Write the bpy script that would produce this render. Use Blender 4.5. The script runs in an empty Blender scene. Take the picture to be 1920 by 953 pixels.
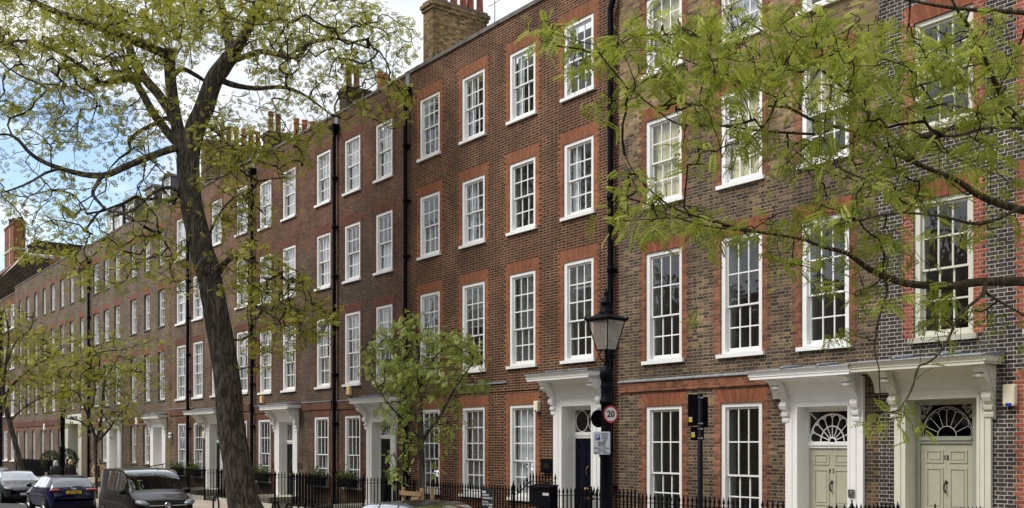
import bpy, bmesh, math, random
import numpy as np
from mathutils import Vector, Matrix, Euler
rnd = random.Random(7)
nrng = np.random.default_rng(11)
sc = bpy.context.scene
col = sc.collection
# ---------------------------------------------------------------- camera, sky, sun, exposure
F, XC, VX, VY = 1960.0, 960.0, -475.0, 831.0      # focal length, image centre, vanishing point (photo pixels)
AL = math.atan2(XC - VX, F); CA, SA = math.cos(AL), math.sin(AL)
DIST = 17.97                                       # camera to the facade plane (y = 0)
EYE = 2.65
cam_d = bpy.data.cameras.new('camera'); cam = bpy.data.objects.new('camera', cam_d); col.objects.link(cam)
cam.location = (0, -DIST, EYE); cam.rotation_euler = (math.pi/2, 0, math.pi/2 - AL)
cam_d.sensor_width = 36; cam_d.lens = 36*F/1920; cam_d.shift_y = (VY - 476.5)/1920
cam_d.clip_start = 0.1; cam_d.clip_end = 3000
sc.camera = cam
sc.view_settings.view_transform = 'Standard'; sc.view_settings.look = 'None'
sc.view_settings.exposure = 1.22; sc.view_settings.gamma = 1
sc.cycles.use_denoising = True
sc.cycles.max_bounces = 8; sc.cycles.transparent_max_bounces = 16
sc.cycles.caustics_reflective = False; sc.cycles.caustics_refractive = False
SUN_EL, SUN_AZ = math.radians(52), math.radians(205)   # azimuth: clockwise from +Y (north)
sun_d = bpy.data.lights.new('sun', 'SUN'); sun_d.energy = 1.5; sun_d.angle = math.radians(24); sun_d.color = (1, .965, .92)
sun = bpy.data.objects.new('sun', sun_d); col.objects.link(sun)
sv = Vector((math.sin(SUN_AZ)*math.cos(SUN_EL), math.cos(SUN_AZ)*math.cos(SUN_EL), math.sin(SUN_EL)))
sun.rotation_euler = sv.to_track_quat('Z', 'Y').to_euler()
world = bpy.data.worlds.new('World'); sc.world = world; world.use_nodes = True

class NB:
    """tiny node builder"""
    def __init__(s, tree): s.t = tree; s.n = tree.nodes; s.l = tree.links
    def new(s, typ, **kw):
        n = s.n.new(typ)
        for k, v in kw.items(): setattr(n, k, v)
        return n
    def put(s, sock, v):
        if hasattr(v, 'is_linked') or hasattr(v, 'links'): s.l.new(v, sock)
        else: sock.default_value = v
    def m(s, op, a, b=None, c=None, clamp=False):
        n = s.new('ShaderNodeMath', operation=op); n.use_clamp = clamp
        s.put(n.inputs[0], a)
        if b is not None: s.put(n.inputs[1], b)
        if c is not None: s.put(n.inputs[2], c)
        return n.outputs[0]
    def mix(s, f, a, b, blend='MIX'):
        n = s.new('ShaderNodeMix', data_type='RGBA', blend_type=blend)
        s.put(n.inputs[0], f)
        for i, v in ((6, a), (7, b)):
            s.put(n.inputs[i], v if not isinstance(v, tuple) or len(v) == 4 else (*v, 1))
        return n.outputs[2]
    def noise(s, vec, scale, detail=3, rough=.55, dim='3D'):
        n = s.new('ShaderNodeTexNoise', noise_dimensions=dim)
        if vec is not None: s.l.new(vec, n.inputs['Vector'])
        n.inputs['Scale'].default_value = scale; n.inputs['Detail'].default_value = detail; n.inputs['Roughness'].default_value = rough
        return n.outputs[0]
    def ramp(s, f, stops, interp='LINEAR'):
        n = s.new('ShaderNodeValToRGB'); n.color_ramp.interpolation = interp; s.put(n.inputs[0], f)
        e = n.color_ramp.elements
        while len(e) < len(stops): e.new(.5)
        for k, (p, c) in enumerate(stops):
            e[k].position = p; e[k].color = (*c, 1) if len(c) == 3 else c
        return n.outputs[0]
    def mr(s, v, a, b, c=0., d=1., smooth=False):
        n = s.new('ShaderNodeMapRange'); n.clamp = True
        if smooth: n.interpolation_type = 'SMOOTHSTEP'
        s.put(n.inputs[0], v)
        for i, x in enumerate((a, b, c, d)): n.inputs[1+i].default_value = x
        return n.outputs[0]

def camdir(px, y):
    v = Vector((-CA, SA, 0))*F + Vector((SA, CA, 0))*(px - XC) + Vector((0, 0, VY - y)); return v.normalized()
def world_sky():
    t = world.node_tree; b = NB(t); t.nodes.clear()
    out = b.new('ShaderNodeOutputWorld')
    sky = b.new('ShaderNodeTexSky', sky_type='NISHITA'); sky.sun_disc = False
    sky.sun_elevation = SUN_EL; sky.sun_rotation = SUN_AZ
    bg1 = b.new('ShaderNodeBackground'); b.l.new(sky.outputs[0], bg1.inputs[0]); bg1.inputs[1].default_value = .10
    tc = b.new('ShaderNodeTexCoord'); d = tc.outputs['Generated']
    sep = b.new('ShaderNodeSeparateXYZ'); b.l.new(d, sep.inputs[0])
    zz = b.m('ADD', b.m('MAXIMUM', sep.outputs[2], 0.), .22)
    cmb = b.new('ShaderNodeCombineXYZ')
    b.l.new(b.m('DIVIDE', sep.outputs[0], zz), cmb.inputs[0]); b.l.new(b.m('DIVIDE', sep.outputs[1], zz), cmb.inputs[1])
    n1 = b.noise(cmb.outputs[0], 1.5, 8, .6); n2 = b.noise(cmb.outputs[0], 4.2, 6, .55)
    def toward(px, y, w):
        c = b.new('ShaderNodeVectorMath', operation='DOT_PRODUCT'); b.l.new(d, c.inputs[0]); c.inputs[1].default_value = camdir(px, y)
        return b.mr(c.outputs['Value'], 1 - w, 1., 0., 1., True)
    blue = b.m('MULTIPLY', toward(-40, 425, .022), .37)
    blue = b.m('ADD', blue, b.m('MULTIPLY', toward(700, 150, .0022), .16))
    blue = b.m('ADD', blue, b.m('MULTIPLY', toward(240, 345, .004), .16))
    cover = b.m('SUBTRACT', b.m('ADD', b.m('MULTIPLY', n1, .8), b.m('MULTIPLY', n2, .45)), blue)
    mask = b.mr(cover, .20, .46, 0., 1., True)
    shade = b.mr(b.m('ADD', b.m('MULTIPLY', n2, .6), b.m('MULTIPLY', n1, .4)), .38, .66, 0., 1., True)
    cc = b.mix(shade, (.37, .39, .42), (.60, .61, .62))
    bg2 = b.new('ShaderNodeBackground'); b.l.new(cc, bg2.inputs[0]); bg2.inputs[1].default_value = 1.0
    mx = b.new('ShaderNodeMixShader'); b.l.new(mask, mx.inputs[0]); b.l.new(bg1.outputs[0], mx.inputs[1]); b.l.new(bg2.outputs[0], mx.inputs[2])
    b.l.new(mx.outputs[0], out.inputs[0])
world_sky()

# ---------------------------------------------------------------- photo pixel -> place on a real surface
def depth_on(px, p=0.):                # depth of the plane y = -p under pixel column px
    return F*(DIST - p)/(CA*(px - VX))
def wx(px, p=0.):
    return ((DIST - p)*SA - depth_on(px, p))/CA
def wz(px, y, p=0.):
    return EYE + (VY - y)*depth_on(px, p)/F
def P3(px, y, Z):                      # point at camera depth Z
    R = (px - XC)*Z/F
    return Vector((-CA*Z + SA*R, -DIST + SA*Z + CA*R, EYE + (VY - y)*Z/F))
def on(px, p): return Vector((wx(px, p), -p, 0))

# ---------------------------------------------------------------- mesh builder
ORG = {}
def lin(c):
    c = c/255.
    return c/12.92 if c <= .04045 else ((c+.055)/1.055)**2.4
def rgb(r, g, b): return (lin(r), lin(g), lin(b))

class MB:
    def __init__(s): s.v = []; s.f = []; s.mi = []; s.sm = []; s.m = 0; s.smooth = False
    def face(s, pts):
        i = len(s.v); s.v += [tuple(p) for p in pts]; s.f.append(tuple(range(i, i+len(pts)))); s.mi.append(s.m); s.sm.append(s.smooth)
    def box(s, x0, x1, y0, y1, z0, z1, skip=''):
        if x0 > x1: x0, x1 = x1, x0
        if y0 > y1: y0, y1 = y1, y0
        if z0 > z1: z0, z1 = z1, z0
        i = len(s.v)
        s.v += [(x, y, z) for z in (z0, z1) for y in (y0, y1) for x in (x0, x1)]
        fs = {'d': (0,2,3,1), 'u': (4,5,7,6), 'f': (0,1,5,4), 'b': (2,6,7,3), 'l': (0,4,6,2), 'r': (1,3,7,5)}
        for k, q in fs.items():
            if k in skip: continue
            s.f.append(tuple(i+a for a in q)); s.mi.append(s.m); s.sm.append(False)
    def raw(s, vs, fs, smooth=False):
        i = len(s.v); s.v += [tuple(p) for p in vs]
        for q in fs: s.f.append(tuple(i+a for a in q)); s.mi.append(s.m); s.sm.append(smooth)
    def tube(s, pts, rad, n=8, cap=True, smooth=True):
        pts = [Vector(p) for p in pts]
        if not hasattr(rad, '__len__'): rad = [rad]*len(pts)
        vs = []; up = None
        for k, p in enumerate(pts):
            t = (pts[min(k+1, len(pts)-1)] - pts[max(k-1, 0)]).normalized()
            if up is None:
                up = Vector((0, 0, 1)) if abs(t.z) < .9 else Vector((1, 0, 0))
            a = t.cross(up)
            if a.length < 1e-5: a = t.cross(Vector((1, .3, 0)))
            a.normalize(); up = a.cross(t).normalized()
            for j in range(n):
                th = 2*math.pi*j/n; vs.append(p + (a*math.cos(th) + up*math.sin(th))*rad[k])
        fs = [(k*n+j, k*n+(j+1) % n, (k+1)*n+(j+1) % n, (k+1)*n+j) for k in range(len(pts)-1) for j in range(n)]
        s.raw(vs, fs, smooth)
        if cap:
            s.raw(vs[:n], [tuple(range(n))[::-1]]); s.raw(vs[-n:], [tuple(range(n))])
    def lathe(s, c, prof, n=16, axis='z', sx=1., sy=1., smooth=True):
        vs = []
        for r, h in prof:
            for j in range(n):
                th = 2*math.pi*j/n; a, b2 = r*math.cos(th)*sx, r*math.sin(th)*sy
                p = (a, b2, h) if axis == 'z' else (h, a, b2) if axis == 'x' else (a, h, b2)
                vs.append((c[0]+p[0], c[1]+p[1], c[2]+p[2]))
        fs = [(k*n+j, k*n+(j+1) % n, (k+1)*n+(j+1) % n, (k+1)*n+j) for k in range(len(prof)-1) for j in range(n)]
        s.raw(vs, fs, smooth)
        s.raw(vs[:n], [tuple(range(n))[::-1]]); s.raw(vs[-n:], [tuple(range(n))])
    def prism(s, prof, a0, a1, axis='x'):
        """prof: (p,q) points; axis x: (y,z) profile extruded along x; axis y: (x,z) along y; axis z: (x,y) along z"""
        def pt(q, a): return (a, q[0], q[1]) if axis == 'x' else (q[0], a, q[1]) if axis == 'y' else (q[0], q[1], a)
        n = len(prof); i = len(s.v)
        s.v += [pt(q, a0) for q in prof] + [pt(q, a1) for q in prof]
        s.f += [tuple(i+k for k in range(n)), tuple(i+n+k for k in range(n))[::-1]]
        s.mi += [s.m]*2; s.sm += [False]*2
        for k in range(n):
            s.f.append((i+k, i+(k+1) % n, i+n+(k+1) % n, i+n+k)); s.mi.append(s.m); s.sm.append(False)
    def build(s, name, mats, parent=None, fix=True):
        if not s.f: return None
        me = bpy.data.meshes.new(name)
        o0 = ORG.get(parent.name, Vector((0, 0, 0))) if parent else Vector((0, 0, 0))
        va = np.array(s.v, dtype=np.float32) - np.array(o0, dtype=np.float32)
        me.from_pydata(va.tolist(), [], s.f)
        for m_ in (mats if isinstance(mats, (list, tuple)) else [mats]): me.materials.append(m_)
        me.polygons.foreach_set('material_index', s.mi); me.polygons.foreach_set('use_smooth', s.sm)
        if fix and len(s.f) < 60000:
            bm = bmesh.new(); bm.from_mesh(me); bmesh.ops.recalc_face_normals(bm, faces=bm.faces); bm.to_mesh(me); bm.free()
        me.update()
        o = bpy.data.objects.new(name, me); col.objects.link(o)
        if parent: o.parent = parent; ORG[o.name] = o0
        return o

def tag(o, label=None, cat=None, group=None, kind=None):
    if label: o['label'] = label
    if cat: o['category'] = cat
    if group: o['group'] = group
    if kind: o['kind'] = kind
    return o
def thing(name, label, cat, loc=(0, 0, 0), group=None, local=False, rz=0.):
    o = bpy.data.objects.new(name, None); col.objects.link(o); o.location = loc; o.rotation_euler.z = rz
    o.empty_display_size = .3
    ORG[o.name] = Vector((0, 0, 0)) if local else Vector(loc)
    return tag(o, label, cat, group)
def text_mesh(body, size, mat, parent, origin, xdir, ydir, depth=.002, align='CENTER', name='lettering', bold=.02):
    cu = bpy.data.curves.new(name, 'FONT'); cu.body = body; cu.size = size; cu.offset = size*bold; cu.align_x = align; cu.align_y = 'CENTER'; cu.extrude = depth
    cu.resolution_u = 3
    ob = bpy.data.objects.new(name, cu); col.objects.link(ob)
    dg = bpy.context.evaluated_depsgraph_get(); dg.update()
    me = bpy.data.meshes.new_from_object(ob.evaluated_get(dg)); bpy.data.objects.remove(ob)
    x = Vector(xdir).normalized(); y = Vector(ydir).normalized(); z = x.cross(y)
    M = Matrix((x, y, z)).transposed().to_4x4(); M.translation = Vector(origin) - ORG.get(parent.name, Vector((0, 0, 0)))
    me.transform(M); me.materials.clear(); me.materials.append(mat)
    o = bpy.data.objects.new(name, me); col.objects.link(o); o.parent = parent; ORG[o.name] = ORG.get(parent.name, Vector((0,0,0)))
    return o
def copy_thing(root, loc, label=None, group=None, rz=None):
    r = root.copy(); col.objects.link(r); r.location = loc
    if rz is not None: r.rotation_euler.z = rz
    if label: r['label'] = label
    if group: r['group'] = group
    for ch in list(root.children):
        c = ch.copy(); col.objects.link(c); c.parent = r
        for g in list(ch.children):
            d = g.copy(); col.objects.link(d); d.parent = c
    return r
# ---------------------------------------------------------------- materials
def new_mat(name):
    m = bpy.data.materials.new(name); m.use_nodes = True
    t = m.node_tree; b = NB(t)
    return m, b, t.nodes['Principled BSDF']
def setc(bsdf, c): bsdf.inputs['Base Color'].default_value = (*c, 1)
def plain(name, c, objvar=0., *,  rough=.6, metal=0., var=.12, scale=6., bump=0., bscale=40., coat=0., spec=.5, dirt=None):
    m, b, p = new_mat(name)
    pos = b.new('ShaderNodeNewGeometry').outputs['Position']
    n = b.noise(pos, scale, 4)
    f = b.mr(n, .3, .7, 1-var, 1+var)
    cc = b.new('ShaderNodeVectorMath', operation='SCALE'); cc.inputs[0].default_value = c; b.l.new(f, cc.inputs['Scale'])
    out = cc.outputs[0]
    if objvar:
        oi = b.new('ShaderNodeObjectInfo'); out = b.mix(b.m('MULTIPLY', oi.outputs['Random'], objvar), out, (c[0]*.72, c[1]*.71, c[2]*.66))
    if dirt:
        n2 = b.noise(pos, dirt[1], 6, .65)
        out = b.mix(b.mr(n2, dirt[2], dirt[2]+.18), out, dirt[0])
    b.l.new(out, p.inputs['Base Color'])
    p.inputs['Roughness'].default_value = rough; p.inputs['Metallic'].default_value = metal
    p.inputs['Specular IOR Level'].default_value = spec
    if coat: p.inputs['Coat Weight'].default_value = coat; p.inputs['Coat Roughness'].default_value = .04
    if bump:
        bn = b.new('ShaderNodeBump'); b.l.new(b.noise(pos, bscale, 4), bn.inputs['Height']); bn.inputs['Distance'].default_value = bump
        bn.inputs['Strength'].default_value = .6
        b.l.new(bn.outputs[0], p.inputs['Normal'])
    return m

def brick(name, stops, mortar, mw=.011, wobble=.003, head=.85, patch=None, patch_scale=.35, patch_lo=.5, zt=None, soot=.25, period=.3375, course=.075, fade=None):
    """Flemish bond in world space: stretcher + header in every course, half a period shifted course by course"""
    m, b, p = new_mat(name)
    g = b.new('ShaderNodeNewGeometry'); pos = g.outputs['Position']
    sp = b.new('ShaderNodeSeparateXYZ'); b.l.new(pos, sp.inputs[0])
    u0 = b.m('ADD', sp.outputs[0], sp.outputs[1]); v0 = sp.outputs[2]
    w1 = b.m('MULTIPLY', b.m('SUBTRACT', b.noise(pos, 5.5, 2), .5), wobble*2)
    w2 = b.m('MULTIPLY', b.m('SUBTRACT', b.noise(pos, 7.3, 2), .5), wobble*1.6)
    u1 = b.m('ADD', u0, w1)
    v = b.m('DIVIDE', b.m('ADD', v0, w2), course); row = b.m('FLOOR', v); fv = b.m('FRACT', v)
    u = b.m('ADD', b.m('DIVIDE', u1, period), b.m('MULTIPLY', b.m('MODULO', b.m('ADD', row, 200.), 2.), .5))
    cell = b.m('FLOOR', u); f = b.m('FRACT', u)
    ish = b.m('GREATER_THAN', f, .6667)
    du = b.m('MULTIPLY', b.m('MINIMUM', b.m('MINIMUM', f, b.m('SUBTRACT', 1., f)), b.m('ABSOLUTE', b.m('SUBTRACT', f, .6667))), period)
    dv = b.m('MULTIPLY', b.m('MINIMUM', fv, b.m('SUBTRACT', 1., fv)), course)
    mm = b.mr(b.m('MINIMUM', du, dv), mw*.5+.0022, mw*.5-.0018)
    idv = b.new('ShaderNodeCombineXYZ'); b.l.new(b.m('ADD', b.m('MULTIPLY', cell, 2.), ish), idv.inputs[0]); b.l.new(row, idv.inputs[1])
    wn = b.new('ShaderNodeTexWhiteNoise', noise_dimensions='2D'); b.l.new(idv.outputs[0], wn.inputs['Vector'])
    c = b.ramp(wn.outputs[0], stops)
    if patch:   # areas of other brick: old repairs
        n = b.noise(pos, patch_scale, 2, .5)
        if zt: n = b.m('ADD', n, b.m('MULTIPLY', b.mr(sp.outputs[2], zt[0], zt[1]), zt[2]))
        fct = b.mr(b.m('ADD', n, b.m('MULTIPLY', wn.outputs[0], .10)), patch_lo, patch_lo+.09)
        c = b.mix(fct, c, b.ramp(wn.outputs[0], patch))
    hd = b.m('SUBTRACT', 1., b.m('MULTIPLY', ish, 1-head))
    sc_ = b.new('ShaderNodeVectorMath', operation='SCALE'); b.l.new(c, sc_.inputs[0]); b.l.new(hd, sc_.inputs['Scale'])
    n3 = b.noise(pos, 28, 3)
    c = b.mix(b.mr(n3, .4, .75, 0., .16), sc_.outputs[0], mortar)
    mo = b.mix(b.mr(b.noise(pos, 1.7, 3), .4, .65, 0., .55), mortar, tuple(x*.45 for x in mortar))
    c = b.mix(mm, c, mo)
    st = b.noise(pos, .55, 6, .62)
    c = b.mix(b.mr(st, .42, .72, 0., soot), c, (.012, .010, .009))
    big = b.noise(pos, .75, 2, .4); vv = b.new('ShaderNodeVectorMath', operation='SCALE'); b.l.new(c, vv.inputs[0]); b.l.new(b.mr(big, .3, .7, .78, 1.24), vv.inputs['Scale']); c = vv.outputs[0]
    rp = b.noise(pos, 1.15, 3, .5); c = b.mix(b.m('MULTIPLY', b.mr(rp, .60, .64, 0., .5), mm), c, tuple(min(1., x*1.5) for x in mortar))
    # rain streaks and bleached areas
    mp = b.new('ShaderNodeMapping'); mp.inputs['Scale'].default_value = (1, 1, .12); b.l.new(pos, mp.inputs[0])
    st2 = b.noise(mp.outputs[0], 3.2, 4)
    c = b.mix(b.mr(st2, .6, .85, 0., .14), c, tuple(min(1, x*1.15) for x in mortar))
    if fade: c = b.mix(fade[0], c, fade[1])
    b.l.new(c, p.inputs['Base Color']); p.inputs['Roughness'].default_value = .9; p.inputs['Specular IOR Level'].default_value = .25
    bn = b.new('ShaderNodeBump'); bn.inputs['Distance'].default_value = .006; bn.inputs['Strength'].default_value = .7
    b.l.new(b.m('ADD', b.m('MULTIPLY', mm, -1.), b.m('MULTIPLY', n3, .6)), bn.inputs['Height']); b.l.new(bn.outputs[0], p.inputs['Normal'])
    return m
def gauged(name, c1, c2, joint, pitch=.075, jw=.006):
    """rubbed-brick flat arch: near vertical joints, a cross joint"""
    m, b, p = new_mat(name)
    pos = b.new('ShaderNodeNewGeometry').outputs['Position']
    sp = b.new('ShaderNodeSeparateXYZ'); b.l.new(pos, sp.inputs[0])
    att = b.new('ShaderNodeAttribute', attribute_name='fan'); 
    a2 = b.new('ShaderNodeSeparateXYZ'); b.l.new(att.outputs['Vector'], a2.inputs[0])
    u = b.m('DIVIDE', a2.outputs[0], pitch)
    k = b.m('FLOOR', u); f = b.m('FRACT', u)
    d = b.m('MULTIPLY', b.m('MINIMUM', f, b.m('SUBTRACT', 1., f)), pitch)
    mm = b.mr(d, jw*.5+.0015, jw*.5-.0015)
    wn = b.new('ShaderNodeTexWhiteNoise', noise_dimensions='1D'); b.l.new(k, wn.inputs['W'])
    n = b.noise(pos, 9, 3)
    c = b.mix(wn.outputs[0], c1, c2)
    c = b.mix(b.mr(n, .35, .75, 0., .45), c, tuple(x*.45 for x in c1))
    c = b.mix(mm, c, joint)
    c = b.mix(b.mr(b.noise(pos, 1.1, 5), .5, .75, 0., .4), c, (.03, .02, .015))
    b.l.new(c, p.inputs['Base Color']); p.inputs['Roughness'].default_value = .88; p.inputs['Specular IOR Level'].default_value = .25
    bn = b.new('ShaderNodeBump'); bn.inputs['Distance'].default_value = .004; b.l.new(b.m('SUBTRACT', n, mm), bn.inputs['Height']); b.l.new(bn.outputs[0], p.inputs['Normal'])
    return m
def glass_mat(name, tint=(.78, .82, .82), boost=1.7, wob=.004, wscale=2.2, body=None, haze=0.):
    m, b, p = new_mat(name)
    t = m.node_tree; t.nodes.remove(p); out = t.nodes['Material Output']
    pos = b.new('ShaderNodeNewGeometry').outputs['Position']
    bn = b.new('ShaderNodeBump'); bn.inputs['Distance'].default_value = wob; bn.inputs['Strength'].default_value = 1.
    b.l.new(b.noise(pos, wscale, 2), bn.inputs['Height'])
    lw = b.new('ShaderNodeLayerWeight'); lw.inputs[0].default_value = .5; b.l.new(bn.outputs[0], lw.inputs['Normal'])
    fz = b.m('ADD', .043, b.m('MULTIPLY', .95, b.m('POWER', lw.outputs['Facing'], 5.)))
    gl = b.new('ShaderNodeBsdfGlossy'); gl.inputs['Roughness'].default_value = .015; gl.inputs['Color'].default_value = (.92, .95, 1, 1)
    b.l.new(bn.outputs[0], gl.inputs['Normal'])
    if body:
        tr = b.new('ShaderNodeBsdfDiffuse'); tr.inputs[0].default_value = (*body, 1)
    else:
        tr = b.new('ShaderNodeBsdfTransparent'); tr.inputs[0].default_value = (*tint, 1)
    if haze:
        df = b.new('ShaderNodeBsdfDiffuse'); df.inputs[0].default_value = (.55, .53, .49, 1); t2 = b.new('ShaderNodeMixShader'); t2.inputs[0].default_value = haze
        b.l.new(tr.outputs[0], t2.inputs[1]); b.l.new(df.outputs[0], t2.inputs[2]); tr = t2
    mx = b.new('ShaderNodeMixShader'); b.l.new(b.m('MULTIPLY', fz, boost, clamp=True), mx.inputs[0])
    b.l.new(tr.outputs[0], mx.inputs[1]); b.l.new(gl.outputs[0], mx.inputs[2]); b.l.new(mx.outputs[0], out.inputs[0])
    return m
def leaf_mat(name, c1, c2, c3, trans=.35):
    m, b, p = new_mat(name)
    t = m.node_tree; out = t.nodes['Material Output']
    att = b.new('ShaderNodeAttribute', attribute_name='tone')
    c = b.ramp(att.outputs['Fac'], [(0., c1), (.5, c2), (1., c3)])
    b.l.new(c, p.inputs['Base Color']); p.inputs['Roughness'].default_value = .55; p.inputs['Specular IOR Level'].default_value = .3
    tr = b.new('ShaderNodeBsdfTranslucent'); b.l.new(b.mix(.5, c, (.20, .22, .03), 'MIX'), tr.inputs[0])
    mx = b.new('ShaderNodeMixShader'); mx.inputs[0].default_value = trans
    b.l.new(p.outputs[0], mx.inputs[1]); b.l.new(tr.outputs[0], mx.inputs[2]); b.l.new(mx.outputs[0], out.inputs[0])
    return m
def bark_mat(name, c1, c2, scale=9., stretch=.18, dist=.03):
    """long interlacing ridges with dark furrows"""
    m, b, p = new_mat(name)
    tc = b.new('ShaderNodeTexCoord'); mp = b.new('ShaderNodeMapping'); mp.inputs['Scale'].default_value = (1, 1, stretch)
    b.l.new(tc.outputs['Object'], mp.inputs[0])
    def ridged(sc_, det):
        n = b.noise(mp.outputs[0], sc_, det, .55); return b.mr(b.m('ABSOLUTE', b.m('SUBTRACT', n, .5)), .0, .13, 0., 1.)
    h = b.m('ADD', b.m('MULTIPLY', ridged(scale, 3), .6), b.m('MULTIPLY', b.noise(mp.outputs[0], scale*3.1, 4), .55))
    c = b.mix(b.mr(h, .2, .95), c1, c2)
    c = b.mix(b.mr(b.noise(tc.outputs['Object'], .9, 4), .50, .7, 0., .4), c, tuple(x*.55 for x in c2))
    c = b.mix(b.mr(b.noise(tc.outputs['Object'], 2.3, 3), .58, .72, 0., .3), c, (.07, .075, .045))
    b.l.new(c, p.inputs['Base Color']); p.inputs['Roughness'].default_value = .95; p.inputs['Specular IOR Level'].default_value = .15
    bn = b.new('ShaderNodeBump'); bn.inputs['Distance'].default_value = dist; bn.inputs['Strength'].default_value = 1.; b.l.new(h, bn.inputs['Height']); b.l.new(bn.outputs[0], p.inputs['Normal'])
    return m

M = {}
def C(*a): return rgb(*a)
M['brick15'] = brick('brick_brown_burnt', [(0., C(29,17,12)), (.3, C(43,25,17)), (.7, C(57,33,22)), (1., C(80,48,33))], C(166,130,101), mw=.0135, head=.70, soot=.25)
M['brick13'] = brick('brick_old_stock', [(0., C(48,40,35)), (.35, C(66,55,46)), (.7, C(84,69,55)), (1., C(118,98,72))], C(146,130,110), mw=.012, wobble=.009, head=.8,
                     patch=[(0., C(104,86,62)), (.4, C(140,118,82)), (.8, C(162,138,98)), (1., C(92,72,56))], patch_scale=.5, patch_lo=.69, zt=(7.5, 11., .36), soot=.3)
M['brick12'] = brick('brick_blue_black', [(0., C(24,23,25)), (.4, C(33,31,32)), (.75, C(44,39,38)), (1., C(68,57,50))], C(188,180,170), mw=.0105, wobble=.002, head=.92, soot=.1)
M['brickAB'] = brick('brick_dark_brown', [(0., C(42,34,30)), (.4, C(58,46,39)), (.8, C(72,56,46)), (1., C(88,66,52))], C(136,116,97), mw=.012, wobble=.006, head=.82,
                     patch=[(0., C(66,41,32)), (.5, C(90,55,41)), (1., C(108,68,50))], patch_scale=.28, patch_lo=.60, zt=(9.5, 11.5, .26), soot=.3)
M['brickC'] = brick('brick_mid_brown', [(0., C(58,47,41)), (.5, C(80,65,54)), (1., C(104,85,68))], C(148,130,110), mw=.012, head=.85, soot=.2,
                    patch=[(0., C(88,58,46)), (1., C(108,72,55))], patch_scale=.3, patch_lo=.58, zt=(9.5, 11.5, .2))
M['brickE'] = brick('brick_grey_brown', [(0., C(66,55,46)), (.5, C(88,74,61)), (1., C(110,94,77))], C(142,127,109), mw=.011, head=.9, soot=.12)
M['brickO'] = brick('brick_opposite', [(0., C(110,86,66)), (1., C(150,120,92))], C(160,145,125))
M['brickY'] = brick('brick_yellow_stack', [(0., C(78,64,44)), (.5, C(116,96,64)), (1., C(144,121,84))], C(96,84,66), wobble=.008, soot=.35)
M['brickK'] = brick('brick_sooty_stack', [(0., C(44,36,30)), (.5, C(64,52,41)), (1., C(90,74,54))], C(78,68,57), wobble=.008, soot=.5)
M['brickR'] = brick('brick_orange_stack', [(0., C(112,64,46)), (1., C(140,84,60))], C(140,108,86), soot=.15)
M['red15'] = brick('brick_dressing_orange', [(0., C(116,72,49)), (.5, C(136,85,57)), (1., C(148,95,66))], C(146,106,82), mw=.008, head=.95, soot=.2)
M['red13'] = brick('brick_dressing_scarlet', [(0., C(94,58,43)), (.5, C(122,75,55)), (1., C(146,94,69))], C(140,106,86), mw=.009, wobble=.006, head=.95, soot=.28)
M['red12'] = brick('brick_dressing_pointed', [(0., C(112,54,40)), (.5, C(134,68,50)), (1., C(148,80,59))], C(184,156,138), mw=.010, head=.95, soot=.08)
M['redAB'] = brick('brick_dressing_dull', [(0., C(78,50,41)), (.5, C(94,61,49)), (1., C(108,73,58))], C(108,84,70), mw=.008, soot=.25)
M['arch15'] = gauged('rubbed_brick_orange', C(130,82,56), C(148,96,67), C(114,76,56))
M['arch13'] = gauged('rubbed_brick_scarlet', C(120,69,49), C(146,88,61), C(134,98,78), jw=.007)
M['archAB'] = gauged('rubbed_brick_dull', C(98,60,46), C(116,74,56), C(92,64,52))
M['archE'] = gauged('rubbed_brick_bright', C(122,74,56), C(142,88,68), C(114,80,66))
M['white'] = plain('white_gloss_paint', (.82, .82, .81), .45, rough=.35, var=.04, scale=3, dirt=((.56, .55, .51), 5., .66))
M['white2'] = plain('white_masonry_paint', (.74, .74, .72), 0., rough=.5, var=.06, scale=2.5, dirt=((.5, .49, .45), 4., .64))
M['cream'] = plain('stone_colour_paint', C(202,200,184), 0., rough=.4, var=.05, dirt=(C(160,158,140), 5., .66))
M['sage'] = plain('sage_paint', C(168,166,147), 0., rough=.38, var=.05, dirt=(C(128,126,110), 4., .68))
M['sage_dk'] = plain('olive_grey_paint', C(152,154,140), 0., rough=.4, var=.05)
M['stone'] = plain('portland_stone', C(178,174,158), 0., rough=.8, var=.15, scale=8, dirt=(C(96,94,84), 4., .56), bump=.003)
M['lead'] = plain('lead_sheet', C(122,126,130), 0., rough=.55, var=.3, scale=9, dirt=(C(176,178,180), 7., .6), bump=.006, bscale=14)
M['black'] = plain('black_gloss_paint', (.003, .0035, .006), 0., rough=.5, var=.3, spec=.07)
M['iron'] = plain('black_ironwork', (.003, .003, .0035), 0., rough=.55, var=.3, spec=.08)
M['door_black'] = plain('black_door_paint', (.006, .0065, .009), 0., rough=.3, var=.2, spec=.2)
M['door_navy'] = plain('navy_door_paint', (.003, .004, .012), 0., rough=.3, var=.2, spec=.15)
M['brass'] = plain('aged_brass', C(150,116,62), 0., rough=.3, metal=1., var=.25, scale=20)
M['bronze'] = plain('dark_bronze', C(62,52,40), 0., rough=.35, metal=.9, var=.25, scale=20)
M['steel'] = plain('brushed_steel', C(168,168,164), 0., rough=.35, metal=1., var=.1)
M['coping'] = plain('weathered_coping', C(98,94,88), 0., rough=.9, var=.25, scale=5, dirt=(C(60,58,52), 3., .5), bump=.006)
M['pot'] = plain('terracotta_pot', C(138,74,58), 0., rough=.85, var=.2, scale=4, dirt=(C(96,64,54), 3., .55))
M['potdk'] = plain('sooty_pot', C(112,70,58), 0., rough=.9, var=.25, scale=4, dirt=(C(66,52,44), 3., .5))
M['slate'] = plain('slate_roof', C(82,84,90), 0., rough=.6, var=.25, scale=3)
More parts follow.
